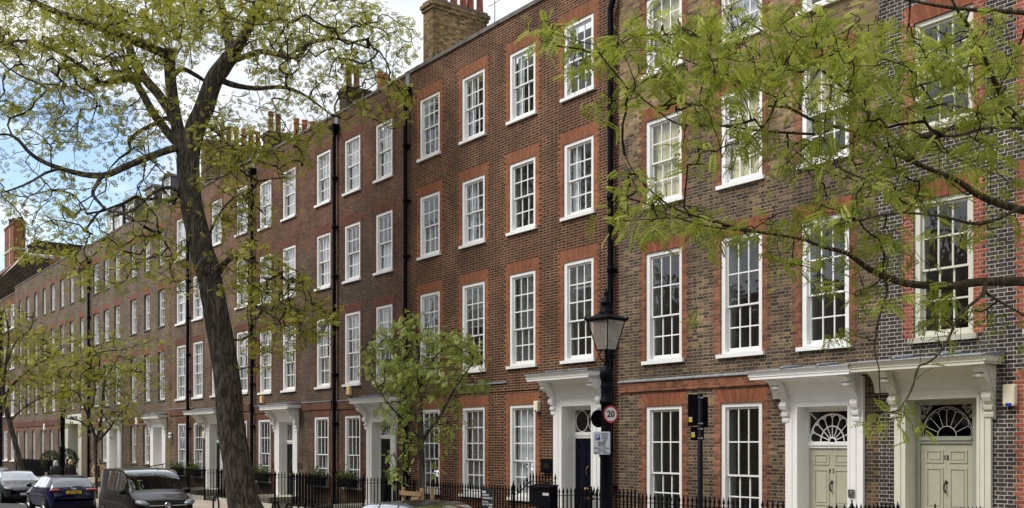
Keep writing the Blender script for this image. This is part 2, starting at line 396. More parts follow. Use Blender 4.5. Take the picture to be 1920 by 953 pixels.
M['tile'] = plain('clay_tile_roof', C(104,80,66), 0., rough=.9, var=.3, scale=2.5, dirt=(C(80,70,56), 2., .5))
M['plaster'] = plain('interior_plaster', (.42, .40, .37), 0., rough=.9, var=.08)
M['shutter'] = plain('shutter_paint', (.46, .49, .46), 0., rough=.5, var=.05)
M['net'] = plain('net_curtain', (.74, .75, .78), 0., rough=.9, var=.10, scale=5)
M['blind'] = plain('venetian_slats', (.55, .58, .57), 0., rough=.6, var=.05)
M['blindw'] = plain('white_slats', (.74, .75, .75), 0., rough=.5, var=.05)
M['roller'] = plain('buff_roller_blind', C(214,204,158), 0., rough=.9, var=.05)
M['glass'] = glass_mat('window_glass', (.84, .87, .87), 2.0, .010, 2.6)
M['glass_far'] = glass_mat('window_glass_far', (.84, .87, .87), 2.3, .005)
M['fanglass'] = glass_mat('fanlight_glass', (.22, .2, .17), 1.2)
M['lampglass'] = glass_mat('lantern_glass', (.86, .83, .78), 2.2, .0, 1., haze=.35)
M['asphalt'] = plain('asphalt', (.055, .055, .056), 0., rough=.9, var=.25, scale=1.5, bump=.006, bscale=90)
M['paving'] = plain('york_stone_paving', C(160,150,136), 0., rough=.85, var=.2, scale=1.2, dirt=(C(120,112,102), 2., .55), bump=.003)
M['kerb'] = plain('granite_kerb', C(150,148,142), 0., rough=.8, var=.2, scale=12)
M['paint_line'] = plain('road_marking_paint', (.62, .62, .60), 0., rough=.7, var=.15, scale=9)
M['bark'] = bark_mat('furrowed_bark', C(36,33,30), C(104,97,87), 7.5, .20, .03)
M['twig'] = bark_mat('dark_twig_bark', C(34,28,24), C(66,56,46), 14., .3, .01)
M['barkR'] = bark_mat('olive_limb_bark', C(48,42,34), C(96,86,66), 16., .25, .01)
M['leafL'] = leaf_mat('spring_leaf_olive', (.155, .16, .017), (.31, .305, .032), (.48, .455, .067), .48)
M['leafR'] = leaf_mat('spring_leaf_green', (.17, .215, .022), (.31, .365, .040), (.48, .52, .085), .5)
M['leafS'] = leaf_mat('young_leaf_bright', (.13, .18, .03), (.25, .31, .06), (.42, .47, .14), .42)
M['leafD'] = leaf_mat('box_leaf_dark', (.010, .020, .008), (.022, .042, .014), (.050, .075, .026), .2)
M['leafP'] = leaf_mat('planter_leaf', (.015, .035, .010), (.045, .080, .018), (.12, .16, .04), .25)
M['wood'] = plain('stake_timber', C(150,122,88), 0., rough=.85, var=.2, scale=7)
M['tyre'] = plain('tyre_rubber', (.018, .018, .018), 0., rough=.8)
M['alloy'] = plain('alloy_wheel', C(176,178,182), 0., rough=.3, metal=1.)
M['carglass'] = glass_mat('car_glass', (.05, .055, .055), 6.0, 0., 1.)
M['van'] = plain('metallic_black_paint', C(12,12,12), 0., rough=.3, metal=.0, var=.03, coat=.4, spec=.2)
M['blue'] = plain('navy_car_paint', C(8,14,56), 0., rough=.3, metal=.0, var=.03, coat=.7, spec=.2)
M['silver'] = plain('dark_silver_paint', C(50,53,62), 0., rough=.3, metal=.3, var=.03, coat=.7, spec=.3)
M['grey'] = plain('graphite_car_paint', C(36,36,38), 0., rough=.3, metal=.3, var=.03, coat=.7, spec=.3)
M['trim'] = plain('black_plastic_trim', (.010, .010, .011), 0., rough=.55, spec=.2)
M['chrome'] = plain('chrome', (.75, .76, .78), 0., rough=.12, metal=1.)
M['lampred'] = plain('red_tail_lamp', C(150,20,26), 0., rough=.15, coat=1., var=.1)
M['lampclear'] = plain('clear_head_lamp', C(120,124,128), rough=.38, metal=.2, var=.3, scale=14)
M['plate_y'] = plain('yellow_number_plate', C(232,190,40), 0., rough=.4, var=.02)
M['ink'] = plain('black_ink', (.01, .01, .012), 0., rough=.5)
M['sign_white'] = plain('sign_white', C(206,206,206), 0., rough=.4, var=.03)
M['sign_grey'] = plain('sign_pale_grey', C(186,192,200), 0., rough=.4, var=.03)
M['sign_red'] = plain('sign_red', C(170,24,36), 0., rough=.4, var=.04)
M['sign_blue'] = plain('sign_blue', C(24,56,150), 0., rough=.4, var=.04)
M['sign_yellow'] = plain('sticker_yellow', C(220,206,40), 0., rough=.5)
M['board'] = plain('dark_slate_board', C(22,32,40), 0., rough=.45)
M['skin'] = plain('skin', C(206,160,136), 0., rough=.55, var=.06)
M['hair_w'] = plain('white_hair', C(206,200,190), 0., rough=.6, var=.12, scale=30)
M['hair_b'] = plain('blonde_hair', C(202,176,116), 0., rough=.55, var=.2, scale=30)
M['hair_d'] = plain('dark_brown_hair', C(52,36,30), 0., rough=.5, var=.2, scale=30)
M['cloth_k'] = plain('black_cloth', (.012, .012, .016), 0., rough=.85, var=.3, scale=12)
M['cloth_n'] = plain('navy_quilted_cloth', (.020, .024, .036), 0., rough=.7, var=.3, scale=10)
M['cloth_c'] = plain('camel_coat_cloth', C(196,166,124), 0., rough=.85, var=.15, scale=10)
M['alarm'] = plain('cream_alarm_box', C(232,224,196), 0., rough=.4, var=.03)
M['alarm_o'] = plain('orange_alarm_box', C(226,190,132), 0., rough=.4, var=.1)
M['soil'] = plain('dark_soil', (.03, .024, .018), 0., rough=.95)
M['flower'] = plain('red_flower', C(190,40,30), 0., rough=.6)
# ---------------------------------------------------------------- houses
def zr(ratio): return EYE + ratio*DIST/CA      # height from (horizon - y)/(px - vanishing point)

def wall_mesh(parent, X0, X1, zb, zt, ops, mat, depth=.14):
    xs = sorted({X0, X1, *[a for o in ops for a in o[:2]]}); zs = sorted({zb, zt, *[a for o in ops for a in o[2:4]]})
    m = MB()
    for i in range(len(xs)-1):
        for j in range(len(zs)-1):
            xm, zm = (xs[i]+xs[i+1])/2, (zs[j]+zs[j+1])/2
            if any(o[0] < xm < o[1] and o[2] < zm < o[3] for o in ops): continue
            m.face([(xs[i], 0, zs[j]), (xs[i+1], 0, zs[j]), (xs[i+1], 0, zs[j+1]), (xs[i], 0, zs[j+1])])
    for o in ops:
        a, b, c, d = o[:4]; dp = o[4] if len(o) > 4 else depth
        m.face([(a, 0, c), (a, 0, d), (a, dp, d), (a, dp, c)]); m.face([(b, 0, c), (b, dp, c), (b, dp, d), (b, 0, d)])
        m.face([(a, 0, d), (b, 0, d), (b, dp, d), (a, dp, d)]); m.face([(a, 0, c), (a, dp, c), (b, dp, c), (b, 0, c)])
    e = .006; yb = 9.0
    m.face([(X0+e, 0, zb), (X0+e, yb, zb), (X0+e, yb, zt), (X0+e, .36, zt), (X0+e, 0, zt)][:4] if False else [(X0+e, 0, zb), (X0+e, yb, zb), (X0+e, yb, zt-.9), (X0+e, .36, zt-.9), (X0+e, .36, zt), (X0+e, 0, zt)])
    m.face([(X1-e, 0, zb), (X1-e, 0, zt), (X1-e, .36, zt), (X1-e, .36, zt-.9), (X1-e, yb, zt-.9), (X1-e, yb, zb)])
    m.face([(X0, yb, zb), (X1, yb, zb), (X1, yb, zt-.9), (X0, yb, zt-.9)])
    m.face([(X0, .36, zt-.9), (X1, .36, zt-.9), (X1, .36, zt), (X0, .36, zt)])
    return m.build('wall', mat, parent, fix=False)

def interior(parent, X0, X1, floors, ztop, parts=()):
    m = MB()
    m.box(X0+.05, X1-.05, 3.6, 3.7, -.2, ztop)
    for z in floors: m.box(X0+.05, X1-.05, .36, 3.6, z-.3, z)
    for x in parts: m.box(x-.06, x+.06, .36, 3.6, -.2, ztop)
    m.box(X0+.02, X0+.08, .2, 3.7, -.2, ztop); m.box(X1-.08, X1-.02, .2, 3.7, -.2, ztop)
    m.face([(X0+.05, .35, ztop), (X1-.05, .35, ztop), (X1-.05, 8.9, ztop+.1), (X0+.05, 8.9, ztop+.1)])
    m.box(X0+.05, X1-.05, 8.7, 8.8, -.2, ztop)
    return m.build('interior_partition', M['plaster'], parent)

def arch(parent, xa, xb, z0, h, splay, mat):
    m = MB(); y = -.006
    xc = (xa+xb)/2; wb, wt = (xb-xa)/2+.02, (xb-xa)/2+splay; wm = (wb+wt)/2
    n = 6; vs = []; fs = []; fan = []
    for k in range(n+1):
        t = -1 + 2*k/n
        vs += [(xc+wb*t, y, z0), (xc+wt*t, y, z0+h)]; fan += [wm*t+5]*2
    for k in range(n): fs.append((2*k, 2*k+2, 2*k+3, 2*k+1))
    i = len(vs)
    vs += [(xc-wb, .06, z0), (xc-wt, .06, z0+h), (xc+wb, .06, z0), (xc+wt, .06, z0+h)]; fan += [5-wm]*2 + [5+wm]*2
    fs += [(0, 1, i+1, i), (2*n, i+2, i+3, 2*n+1), (1, 2*n+1, i+3, i+1), (0, i, i+2, 2*n)]
    m.raw(vs, fs); o = m.build('brick_arch', mat, parent)
    at = o.data.attributes.new('fan', 'FLOAT_VECTOR', 'POINT')
    for k, f in enumerate(fan): at.data[k].vector = (f, 0, 0)
    return o

def jambs(parent, xa, xb, z0, z1, mat, w=(.17, .235), yy=-.005):
    c = .075
    k0 = int(math.floor(z0/c)); k1 = int(math.ceil(z1/c))
    for side in (0, 1):                      # one toothed outline per side, extruded
        edge = []
        for k in range(k0, k1):
            a, b = max(z0, k*c), min(z1, (k+1)*c)
            if b-a < .01: continue
            ww = w[k % 2] + rnd.uniform(-.008, .008)
            x = xb+ww if side else xa-ww
            edge += [(x, a), (x, b)]
        x = xb+.001 if side else xa-.001
        m = MB(); m.prism([(x, edge[0][1])] + edge + [(x, edge[-1][1])], yy, .05, 'y'); m.build('brick_jamb', mat, parent)

def sash_mesh(xa, xb, za, zb, y, cols, rows, top, bot, bar=.034, st=.05):
    m = MB()
    m.box(xa, xa+st, y, y+.04, za, zb); m.box(xb-st, xb, y, y+.04, za, zb)
    m.box(xa+st, xb-st, y+.001, y+.039, zb-top, zb); m.box(xa+st, xb-st, y+.001, y+.039, za, za+bot)
    x0, x1, z0, z1 = xa+st, xb-st, za+bot, zb-top
    for k in range(1, cols):
        x = x0+(x1-x0)*k/cols; m.box(x-bar/2, x+bar/2, y+.004, y+.036, z0, z1)
    for k in range(1, rows):
        z = z0+(z1-z0)*k/rows; m.box(x0, x1, y+.0055, y+.0345, z-bar/2, z+bar/2)
    return m, (x0, x1, z0, z1)

def window(house, xa, xb, zs, zt, st, up=2, lo=2, frac=.5, inside='dark', cols=3, fill=1.):
    """zs: underside of the sill, zt: top of the frame; st: style of the house"""
    fr = st.get('recess', .02); paint = st.get('paint', M['white']); sh = st.get('sill_h', .085)
    zb = zs+sh; fw = st.get('fw', .115); m = MB()
    m.box(xa, xa+fw, fr, fr+.16, zb, zt); m.box(xb-fw, xb, fr, fr+.16, zb, zt)
    m.box(xa+fw, xb-fw, fr+.001, fr+.159, zt-.095, zt); m.box(xa+fw, xb-fw, fr+.001, fr+.159, zb, zb+.05)
    w = m.build('window', paint, house)
    s = MB(); s.box(xa-st.get('sill_o', .085), xb+st.get('sill_o', .085), -st.get('sill_p', .075), fr+.02, zs, zb-.001)
    s.build('sill', st.get('sill', paint), w)
    x0, x1, z0, z1 = xa+fw, xb-fw, zb+.05, zt-.095
    zm = z1-(z1-z0)*frac
    us, r1 = sash_mesh(x0+.002, x1-.002, zm-.02, z1-.001, fr+.055, cols, up, .05, .04, st.get('bar', .034)); us.build('sash', paint, w)
    ls, r2 = sash_mesh(x0+.002, x1-.002, z0+.001, zm+.02, fr+.10, cols, lo, .04, .085, st.get('bar', .034)); ls.build('sash', paint, w)
    g = MB()
    for r, y in ((r1, fr+.072), (r2, fr+.117)):
        g.face([(r[0]-.01, y, r[2]-.01), (r[1]+.01, y, r[2]-.01), (r[1]+.01, y, r[3]+.01), (r[0]-.01, y, r[3]+.01)])
    g.build('glass', st.get('glass', M['glass']), w, fix=False)
    if st.get('arch'): arch(w, xa, xb, zt, st.get('arch_h', .30), st.get('splay', .17), M[st['arch']])
    if st.get('jamb'): jambs(w, xa, xb, zb, zt + (st.get('arch_h', .30) if st.get('jamb_up') else 0), M[st['jamb']], st.get('jw', (.17, .235)))
    yi = fr+.165
    if inside in ('dark', 'shutter', 'half', 'halfw'):
        q = MB()
        for sgn, xe in ((1, x0-.02), (-1, x1+.02)):     # splayed panelled shutters folded in the reveal
            xi = xe - sgn*.10
            q.prism([(xe, yi), (xe+sgn*.028, yi), (xi+sgn*.028, yi+.30), (xi, yi+.30)], zb, zt, 'z')
            for a, b in ((.08, .42), (.48, .92)):
                za, zb2 = zb+(zt-zb)*a, zb+(zt-zb)*b
                q.prism([(xe+sgn*.02, yi+.05), (xe+sgn*.034, yi+.05), (xi+sgn*.056, yi+.25), (xi+sgn*.04, yi+.25)], za, zb2, 'z')
        q.build('shutter', M['shutter'], w)
    if inside in ('half', 'halfw', 'blind', 'blindw'):
        q = MB(); n = 34; hh = (z1-z0)
        bot = z1-hh*(fill if inside.startswith('blind') else .42*fill + rnd.uniform(-.05, .12))
        z = z1-.02
        while z > bot:
            q.prism([(yi+.02, z-.003), (yi+.055, z-.026), (yi+.057, z-.023), (yi+.022, z)], x0+.02, x1-.02, 'x'); z -= .043
        q.box(x0+.015, x1-.015, yi+.02, yi+.06, bot-.035, bot)
        q.build('venetian_blind', M['blindw'] if inside.endswith('w') else M['blind'], w)
    if inside in ('net', 'curtain', 'netlow'):
        q = MB(); n = 40; hi = z1 if inside != 'netlow' else z0+(z1-z0)*.45
        ph = rnd.uniform(0, 6)
        pr = [(x0+.01+(x1-x0-.02)*k/n, yi+.05+.018*math.sin(k*1.35+ph)+.01*math.sin(k*.6)) for k in range(n+1)]
        if inside == 'curtain':
            for sel in (pr[:13], pr[-11:]):
                q.prism(sel+[(x, y+.006) for x, y in sel[::-1]], z0, z1, 'z')
        else: q.prism(pr+[(x, y+.006) for x, y in pr[::-1]], z0, hi, 'z')
        q.build('curtain', M['net'], w)
    if inside == 'roller':
        q = MB(); q.box(x0+.005, x1-.005, yi+.02, yi+.026, z1-(z1-z0)*fill, z1); q.lathe((0, yi+.03, z1-.02), [(.02, x0+.005), (.02, x1-.005)], 8, 'x')
        q.build('roller_blind', M['roller'], w)
    return w

def panel(m, x0, x1, y, z0, z1, mw=.035):
    """raised and fielded door panel: sunk ground with a moulding around"""
    for a in ((x0, x1, z1-mw, z1), (x0, x1, z0, z0+mw), (x0, x0+mw, z0+mw, z1-mw), (x1-mw, x1, z0+mw, z1-mw)):
        m.prism([(a[0], a[2]), (a[1], a[2]), (a[1], a[3]), (a[0], a[3])], y-.014, y-.0002, 'y')
    i = mw*1.8
    m.box(x0+i, x1-i, y-.010, y-.0002, z0+i, z1-i, 'b')

CONSOLE = [(0, 0), (.50, 0), (.50, -.05), (.45, -.09), (.44, -.13), (.40, -.15), (.36, -.14), (.34, -.20), (.36, -.25), (.33, -.29), (.27, -.28), (.22, -.36), (.16, -.43),
           (.12, -.47), (.17, -.50), (.185, -.57), (.16, -.64), (.10, -.67), (.10, -.71), (.135, -.73), (.125, -.79), (.085, -.80), (.085, -.84), (.10, -.86), (.09, -.92), (.05, -.95), (0, -.97)]
def console_bracket(parent, xc, ztop, paint, p=.62, w=.17, hs=1.):
    m = MB(); k = (p-.06)/.5
    m.prism([(-q*k, ztop+r*hs) for q, r in CONSOLE], xc-w/2, xc+w/2, 'x')
    for (q, r, rad) in ((.385, -.20, .05), (.14, -.57, .055), (.09, -.76, .035)):          # scroll eyes and carved leaf
        m.lathe((xc, -q*k, ztop+r*hs), [(rad, -w/2-.022), (rad*.8, -w/2-.03), (rad*.8, w/2+.03), (rad, w/2+.022)], 12, 'x')
    for t in range(7):
        q, r = .30-.03*t, -.10-.055*t
        m.lathe((xc, -q*k*.8, ztop+r*hs), [(.028, -w/2-.012), (.02, -w/2-.018), (.02, w/2+.018), (.028, w/2+.012)], 8, 'x')
    return m.build('console_bracket', paint, parent)

def doorway(house, oxa, oxb, ia, ib, zstep, ztr, zf0, zf1, hood=None, rec=.25, paint='white', inner='white', leaf='door_black', frame=.05, door=None, fan='sun', number=None, zcase=None, hardware='brass'):
    """oxa..oxb casing, ia..ib clear opening; ztr door top, zf0..zf1 fanlight, hood: (xa, xb, z under fascia, projection)"""
    P_, I_, L_ = M[paint], M[inner], M[leaf]
    ztop = zf1+.10
    c = MB()                                          # pilasters, architrave, frieze, reveals
    zc = hood[2]-.02 if hood else zcase
    c.box(oxa, ia, -.07, .10, zstep-.2, zc); c.box(ib, oxb, -.07, .10, zstep-.2, zc)
    c.box(ia, ib, -.069, .10, ztop, zc)
    mid = .5
    for a, b in ((oxa, ia), (ib, oxb)):
        w = b-a; c.box(a+w*.12, b-w*.45, -.085, -.069, zstep-.15, zc-.05); c.box(a-.02, b+.02, -.09, -.068, zstep-.2, zstep+.12)
    c.box(ia-.05, ib+.05, -.085, -.0675, ztop, ztop+.10)
    c.box(ia-.10, ib+.10, -.079, -.0685, ztop+.10, ztop+.16)
    for a, b in ((ia-.055, ia-.002), (ib+.002, ib+.055)): c.box(a, b, -.095, -.0665, zstep, ztop+.05)
    c.box(ia-.02, ia, .10, rec+.06, zstep-.2, ztop+.02); c.box(ib, ib+.02, .10, rec+.06, zstep-.2, ztop+.02); c.box(ia-.02, ib+.02, .10, rec+.06, ztop, ztop+.02)
    dc = c.build('door_surround', P_, house)
    d0, d1 = (door if door else (ia+frame, ib-frame))
    f = MB()                                           # inner frame and transom
    f.box(ia, d0-.002, rec-.03, rec+.06, zstep, ztop); f.box(d1+.002, ib, rec-.03, rec+.06, zstep, ztop)
    f.box(d0, d1, rec-.029, rec+.06, zf1, ztop); f.box(d0, d1, rec-.035, rec+.06, ztr+.004, zf0)
    f.box(d0, d1, rec-.06, rec-.034, ztr+(zf0-ztr)*.45, ztr+(zf0-ztr)*.8)
    f.build('door_frame', I_, house)
    dm = MB(); dm.box(d0, d1, rec, rec+.05, zstep+.01, ztr)
    w = d1-d0; h = ztr-zstep; sx = w*.13; cx = (d0+d1)/2
    for a, b in ((d0+sx*.8, cx-sx*.45), (cx+sx*.45, d1-sx*.8)):
        for k0, k1 in ((.83, .945), (.42, .79), (.08, .36)): panel(dm, a, b, rec, zstep+h*k0, zstep+h*k1)
    if w > .9: dm.box(cx-.003, cx+.003, rec-.002, rec-.0005, zstep+.02, ztr)
    do = dm.build('door', L_, house)
    hw = M[hardware]
    k = MB(); k.lathe((cx, rec, zstep+h*.40), [(.035, -.012), (.015, -.02), (.015, -.05), (.042, -.06), (.05, -.085), (.035, -.11), (.01, -.118)], 16, 'y'); k.build('door_knob', hw, do)
    k = MB(); k.lathe((cx, rec, zstep+h*.66), [(.03, -.002), (.035, -.012), (.02, -.02)], 12, 'y'); k.tube([(cx, rec-.02, zstep+h*.66), (cx-.02, rec-.045, zstep+h*.635), (cx-.022, rec-.05, zstep+h*.60), (cx, rec-.045, zstep+h*.575), (cx+.012, rec-.03, zstep+h*.565)], [.012, .017, .014, .018, .014], 8); k.build('door_knocker', hw, do)
    k = MB(); k.box(cx-.11, cx+.11, rec-.012, rec-.0005, zstep+h*.27, zstep+h*.31); k.box(cx-.08, cx+.08, rec-.016, rec-.011, zstep+h*.28, zstep+h*.30); k.build('letter_plate', hw, do)
    if number: text_mesh(number, .115, M['bronze'], do, (cx, rec-.006, zstep+h*(.77 if len(number) > 2 else .875)), (1, 0, 0), (0, 0, 1), .004, name='door_number')
    # fanlight
    fl = MB(); fy = rec+.015
    fl.face([(d0, fy+.02, zf0), (d1, fy+.02, zf0), (d1, fy+.02, zf1), (d0, fy+.02, zf1)])
    fo = fl.build('fanlight', M['fanglass'], house, fix=False)
    t = MB(); W = (d1-d0); H = zf1-zf0; cz = zf0
    def arc(rx, rz, a0, a1, r, n=18, ox=cx, oz=cz): t.tube([(ox+rx*math.cos(a0+(a1-a0)*q/n), fy, oz+rz*math.sin(a0+(a1-a0)*q/n)) for q in range(n+1)], r, 5)
    if fan == 'sun':          # white timber sunburst with scalloped ends
        R = W/2*.98; Rz = min(H*.95, R*1.02)
        arc(R*.16, Rz*.16, 0, math.pi, .022); arc(R*.52, Rz*.58, 0, math.pi, .016)
        n = 8
        for q in range(n+1):
            a = math.pi*q/n; t.tube([(cx+R*.16*math.cos(a), fy, cz+Rz*.16*math.sin(a)), (cx+R*.86*math.cos(a), fy, cz+Rz*.86*math.sin(a))], .012, 5)
        for q in range(n):
            a = math.pi*(q+.5)/n; px_, pz_ = cx+R*.86*math.cos(a), cz+Rz*.86*math.sin(a); hw_ = R*.86*math.pi/n/2
            pts = []
            for e in range(9):
                b_ = -math.pi/2+math.pi*e/8; lx, lz = hw_*1.0*math.sin(b_), hw_*.9*math.cos(b_)
                pts.append((px_+math.cos(a)*lz+math.sin(a)*lx, fy, pz_+math.sin(a)*lz-math.cos(a)*lx))
            t.tube(pts, .017, 5)
        arc(R*1.0, Rz*1.02, 0, math.pi, .02, 24)
        for sgn in (1, -1): t.tube([(cx+sgn*W*.36, fy, cz+H*.76), (cx+sgn*W*.49, fy, cz+H*.97)], .014, 5)
    elif fan == 'iron':       # thin wrought sunburst with scrolls
        R = W/2*.97; Rz = H*.93
        arc(R*.37, Rz*.34, 0, math.pi, .008)
        n = 8
        for q in range(1, n):
            a = math.pi*q/n; t.tube([(cx+R*.37*math.cos(a), fy, cz+Rz*.34*math.sin(a)), (cx+R*.88*math.cos(a), fy, cz+Rz*.86*math.sin(a))], .0055, 5)
        for q in range(n):
            a = math.pi*(q+.5)/n; px_, pz_ = cx+R*.88*math.cos(a), cz+Rz*.86*math.sin(a); hw_ = R*.84*math.pi/n/2
            pts = []
            for e in range(9):
                b_ = -math.pi/2+math.pi*e/8; lx, lz = hw_*math.sin(b_), hw_*.55*math.cos(b_)
                pts.append((px_+math.cos(a)*lz+math.sin(a)*lx, fy, pz_+math.sin(a)*lz-math.cos(a)*lx))
            t.tube(pts, .005, 5)
        arc(R, Rz, .25, math.pi-.25, .006, 24)
        for sgn in (1, -1):
            for ox, oz, r in ((.40, .80, .07), (.46, .62, .05), (.33, .92, .05), (.46, .90, .045)):
                t.tube([(cx+sgn*W*ox+r*(1-e/14)*math.cos(e*.75), fy, cz+H*oz+r*(1-e/14)*math.sin(e*.75)) for e in range(13)], .006, 5)
    elif fan == 'ovals':
        for q in range(2):
            ox = d0+W*(.25+.5*q); arc(W*.245, H*.48, 0, 2*math.pi, .014, 22, ox, zf0+H/2)
    elif fan == 'lattice':
        for q in range(5):
            a = d0+W*q/4
            t.tube([(max(d0, a-W*.5), fy, zf0), (a, fy, zf0+H*.5), (min(d1, a+W*.25), fy, zf1)], .009, 5); t.tube([(max(d0, a-W*.25), fy, zf1), (a, fy, zf0+H*.5), (min(d1, a+W*.25), fy, zf0)], .009, 5)
    t.build('tracery', M['white'] if fan != 'iron' else M['cream'], fo)
    if hood:
        xa, xb, z, p = hood
        hm = MB()
        hm.prism([(-.0, z+.02), (-p+.07, z+.02), (-p+.04, z), (-p, z), (-p, z+.055), (-p-.015, z+.06), (-p-.015, z+.075), (-p+.01, z+.08), (-p-.03, z+.15), (-p-.05, z+.165), (-.0, z+.165)], xa, xb, 'x')
        hm.box(xa-.03, xa-.0005, -p-.012, -.0, z+.06, z+.164); hm.box(xb+.0005, xb+.03, -p-.012, -.0, z+.06, z+.164)
        n = 8; cove = [(-.072, z-.40)]
        for q in range(n+1):
            a = math.pi/2*q/n; cove.append((-.075-(p-.16)*(1-math.cos(a)), z-.40+.415*math.sin(a)))
        cove += [(-.072, z+.015)]
        hm.prism(cove, xa+.20, xb-.20, 'x')
        hm.box(ia-.1, ib+.1, -.088, -.0685, z-.47, z-.40)
        ho = hm.build('door_hood', P_, house)
        ld = MB()
        ld.prism([(-.0, z+.26), (-p-.06, z+.185), (-p-.07, z+.168), (-p-.06, z+.1665), (-.0, z+.1665)], xa-.05, xb+.05, 'x')
        for fx in (.36, .72):
            x = xa+(xb-xa)*fx; ld.tube([(x, -p-.07, z+.185), (x, -p-.03, z+.21), (x, -.02, z+.275)], [.032, .038, .03], 8)
        ld.build('lead_flashing', M['lead'], ho)
        for x in (oxa+.02 if oxa-xa > .12 else xa+.2, oxb-.02 if xb-oxb > .12 else xb-.2): console_bracket(ho, x, z+.012, P_, p)
    return dc

def downpipe(house, X, z0, z1, r=.068, hopper=True, off=.13, neck=False):
    m = MB(); y = -off
    m.tube([(X, y, z0), (X, y, z1)], r, 10)
    z = z0+1.2
    while z < z1-.3:
        m.lathe((X, y, z), [(r, -.09), (r+.018, -.085), (r+.018, .05), (r+.008, .06), (r, .065)], 12); m.box(X-r-.06, X+r+.06, y+.02, -.0, z-.05, z+.01); z += 1.85
    if neck: m.tube([(X, y, z1), (X, y, z1+.15), (X+.16, y-.02, z1+.45), (X+.18, y, z1+.75), (X+.18, .1, z1+.8)], r, 10)
    d = m.build('downpipe', M['black'], house)
    if hopper:
        h = MB()
        a, b = .17, .12
        vs = [(X-b*.6, y-b*.6, z1), (X+b*.6, y-b*.6, z1), (X+b*.6, -.001, z1), (X-b*.6, -.001, z1), (X-a, y-a*.8, z1+.22), (X+a, y-a*.8, z1+.22), (X+a, -.001, z1+.22), (X-a, -.001, z1+.22)]
        h.raw(vs, [(0,1,5,4), (1,2,6,5), (2,3,7,6), (3,0,4,7), (0,3,2,1)]); h.box(X-a-.02, X+a+.02, y-a*.8-.02, -.001, z1+.22, z1+.36)
        h.build('rain_hopper', M['black'], d)
        g = MB(); g.box(X-.11, X+.11, -.05, -.001, z1+.36, z1+.80); g.box(X-.15, X+.13, -.02, -.0008, z1+.34, z1+.88); g.build('lead_outlet', M['lead'], d)
    return d

def alarm_box(house, X, z, mat, w=.13, h=.26, label=None):
    m = MB(); m.prism([(X-w, z-h*.8), (X-w*.75, z-h), (X+w*.75, z-h), (X+w, z-h*.8), (X+w, z+h*.85), (X+w*.8, z+h), (X-w*.8, z+h), (X-w, z+h*.85)], -.11, -.0, 'y')
    m.box(X-w*.8, X+w*.8, -.12, -.11, z-h*.8, z+h*.8)
    o = m.build('alarm_box', mat, house)
    s = MB(); s.lathe((X, -.06, z-h*.86), [(w*.75, -.03), (w*.78, 0), (w*.75, .02)], 14); s.build('strobe_lens', M['sign_blue'] if mat is M['alarm'] else M['trim'], o)
    if label: o['label'] = label
    return o

def chimney(house, X0, X1, y0, y1, z0, z1, mat, pots, band=True, potmat='pot'):
    m = MB(); m.box(X0, X1, y0, y1, z0, z1-.30)
    m.box(X0-.05, X1+.05, y0-.05, y1+.05, z1-.30, z1-.18); m.box(X0-.09, X1+.09, y0-.09, y1+.09, z1-.18, z1-.06); m.box(X0-.03, X1+.03, y0-.03, y1+.03, z1-.06, z1)
    c = m.build('chimney', mat, house)
    f = MB(); f.box(X0-.02, X1+.02, y0-.02, y1+.02, z1, z1+.05); f.build('flaunching', M['coping'], c)
    for (x, y, h, r, pm) in pots:
        p = MB(); z = z1+.04
        p.lathe((x, y, z), [(r*1.08, 0), (r*1.02, .1), (r*.9, h*.78), (r*.92, h*.80), (r*1.12, h*.82), (r*1.12, h*.87), (r*.95, h*.88), (r*.98, h*.95), (r*1.15, h*.97), (r*1.1, h), (r*.8, h), (r*.78, h-.15)], 14)
        p.build('chimney_pot', M[pm], c)
    return c

def coping(house, X0, X1, z, mat='coping', th=.09, over=.035):
    m = MB(); m.prism([(-over, z), (.40, z), (.40, z+th*1.4), (-over, z+th)], X0, X1, 'x'); return m.build('parapet_coping', M[mat], house)
def band(house, X0, X1, z0, z1, p, mat, name='string_course'):
    m = MB(); m.box(X0, X1, -p, .02, z0, z1); return m.build(name, M[mat] if isinstance(mat, str) else mat, house)
# ---------------------------------------------------------------- the setting
PAVE = .125
def sheet(name, x0, x1, y0, y1, z, mat, kind='structure'):
    m = MB(); m.face([(x0, y0, z), (x1, y0, z), (x1, y1, z), (x0, y1, z)]); return tag(m.build(name, mat, fix=False), kind=kind)
KERB_Y = -6.1; AREA_Y = -1.62
sheet('road', -500, 500, -13.2, KERB_Y+.02, 0., M['asphalt'])
m = MB(); m.box(-400, 400, KERB_Y+.15, AREA_Y, -.4, PAVE); tag(m.build('pavement', M['paving']), kind='structure')
m = MB(); m.box(-400, 400, KERB_Y, KERB_Y+.146, -.4, PAVE+.004); tag(m.build('kerb', M['kerb']), kind='structure')
m = MB(); m.box(-400, 400, -19.2, -13.0, -.4, PAVE); tag(m.build('opposite_pavement', M['paving']), kind='structure')
sheet('ground', -1500, 1500, -1500, 1500, -2.75, M['asphalt'])
m = MB()
for k in range(40):
    x = -110+k*3.1; m.box(x, x+2.2, KERB_Y-2.25, KERB_Y-2.15, .004, .008, 'd')
tag(m.build('parking_bay_marking', M['paint_line']), kind='structure')

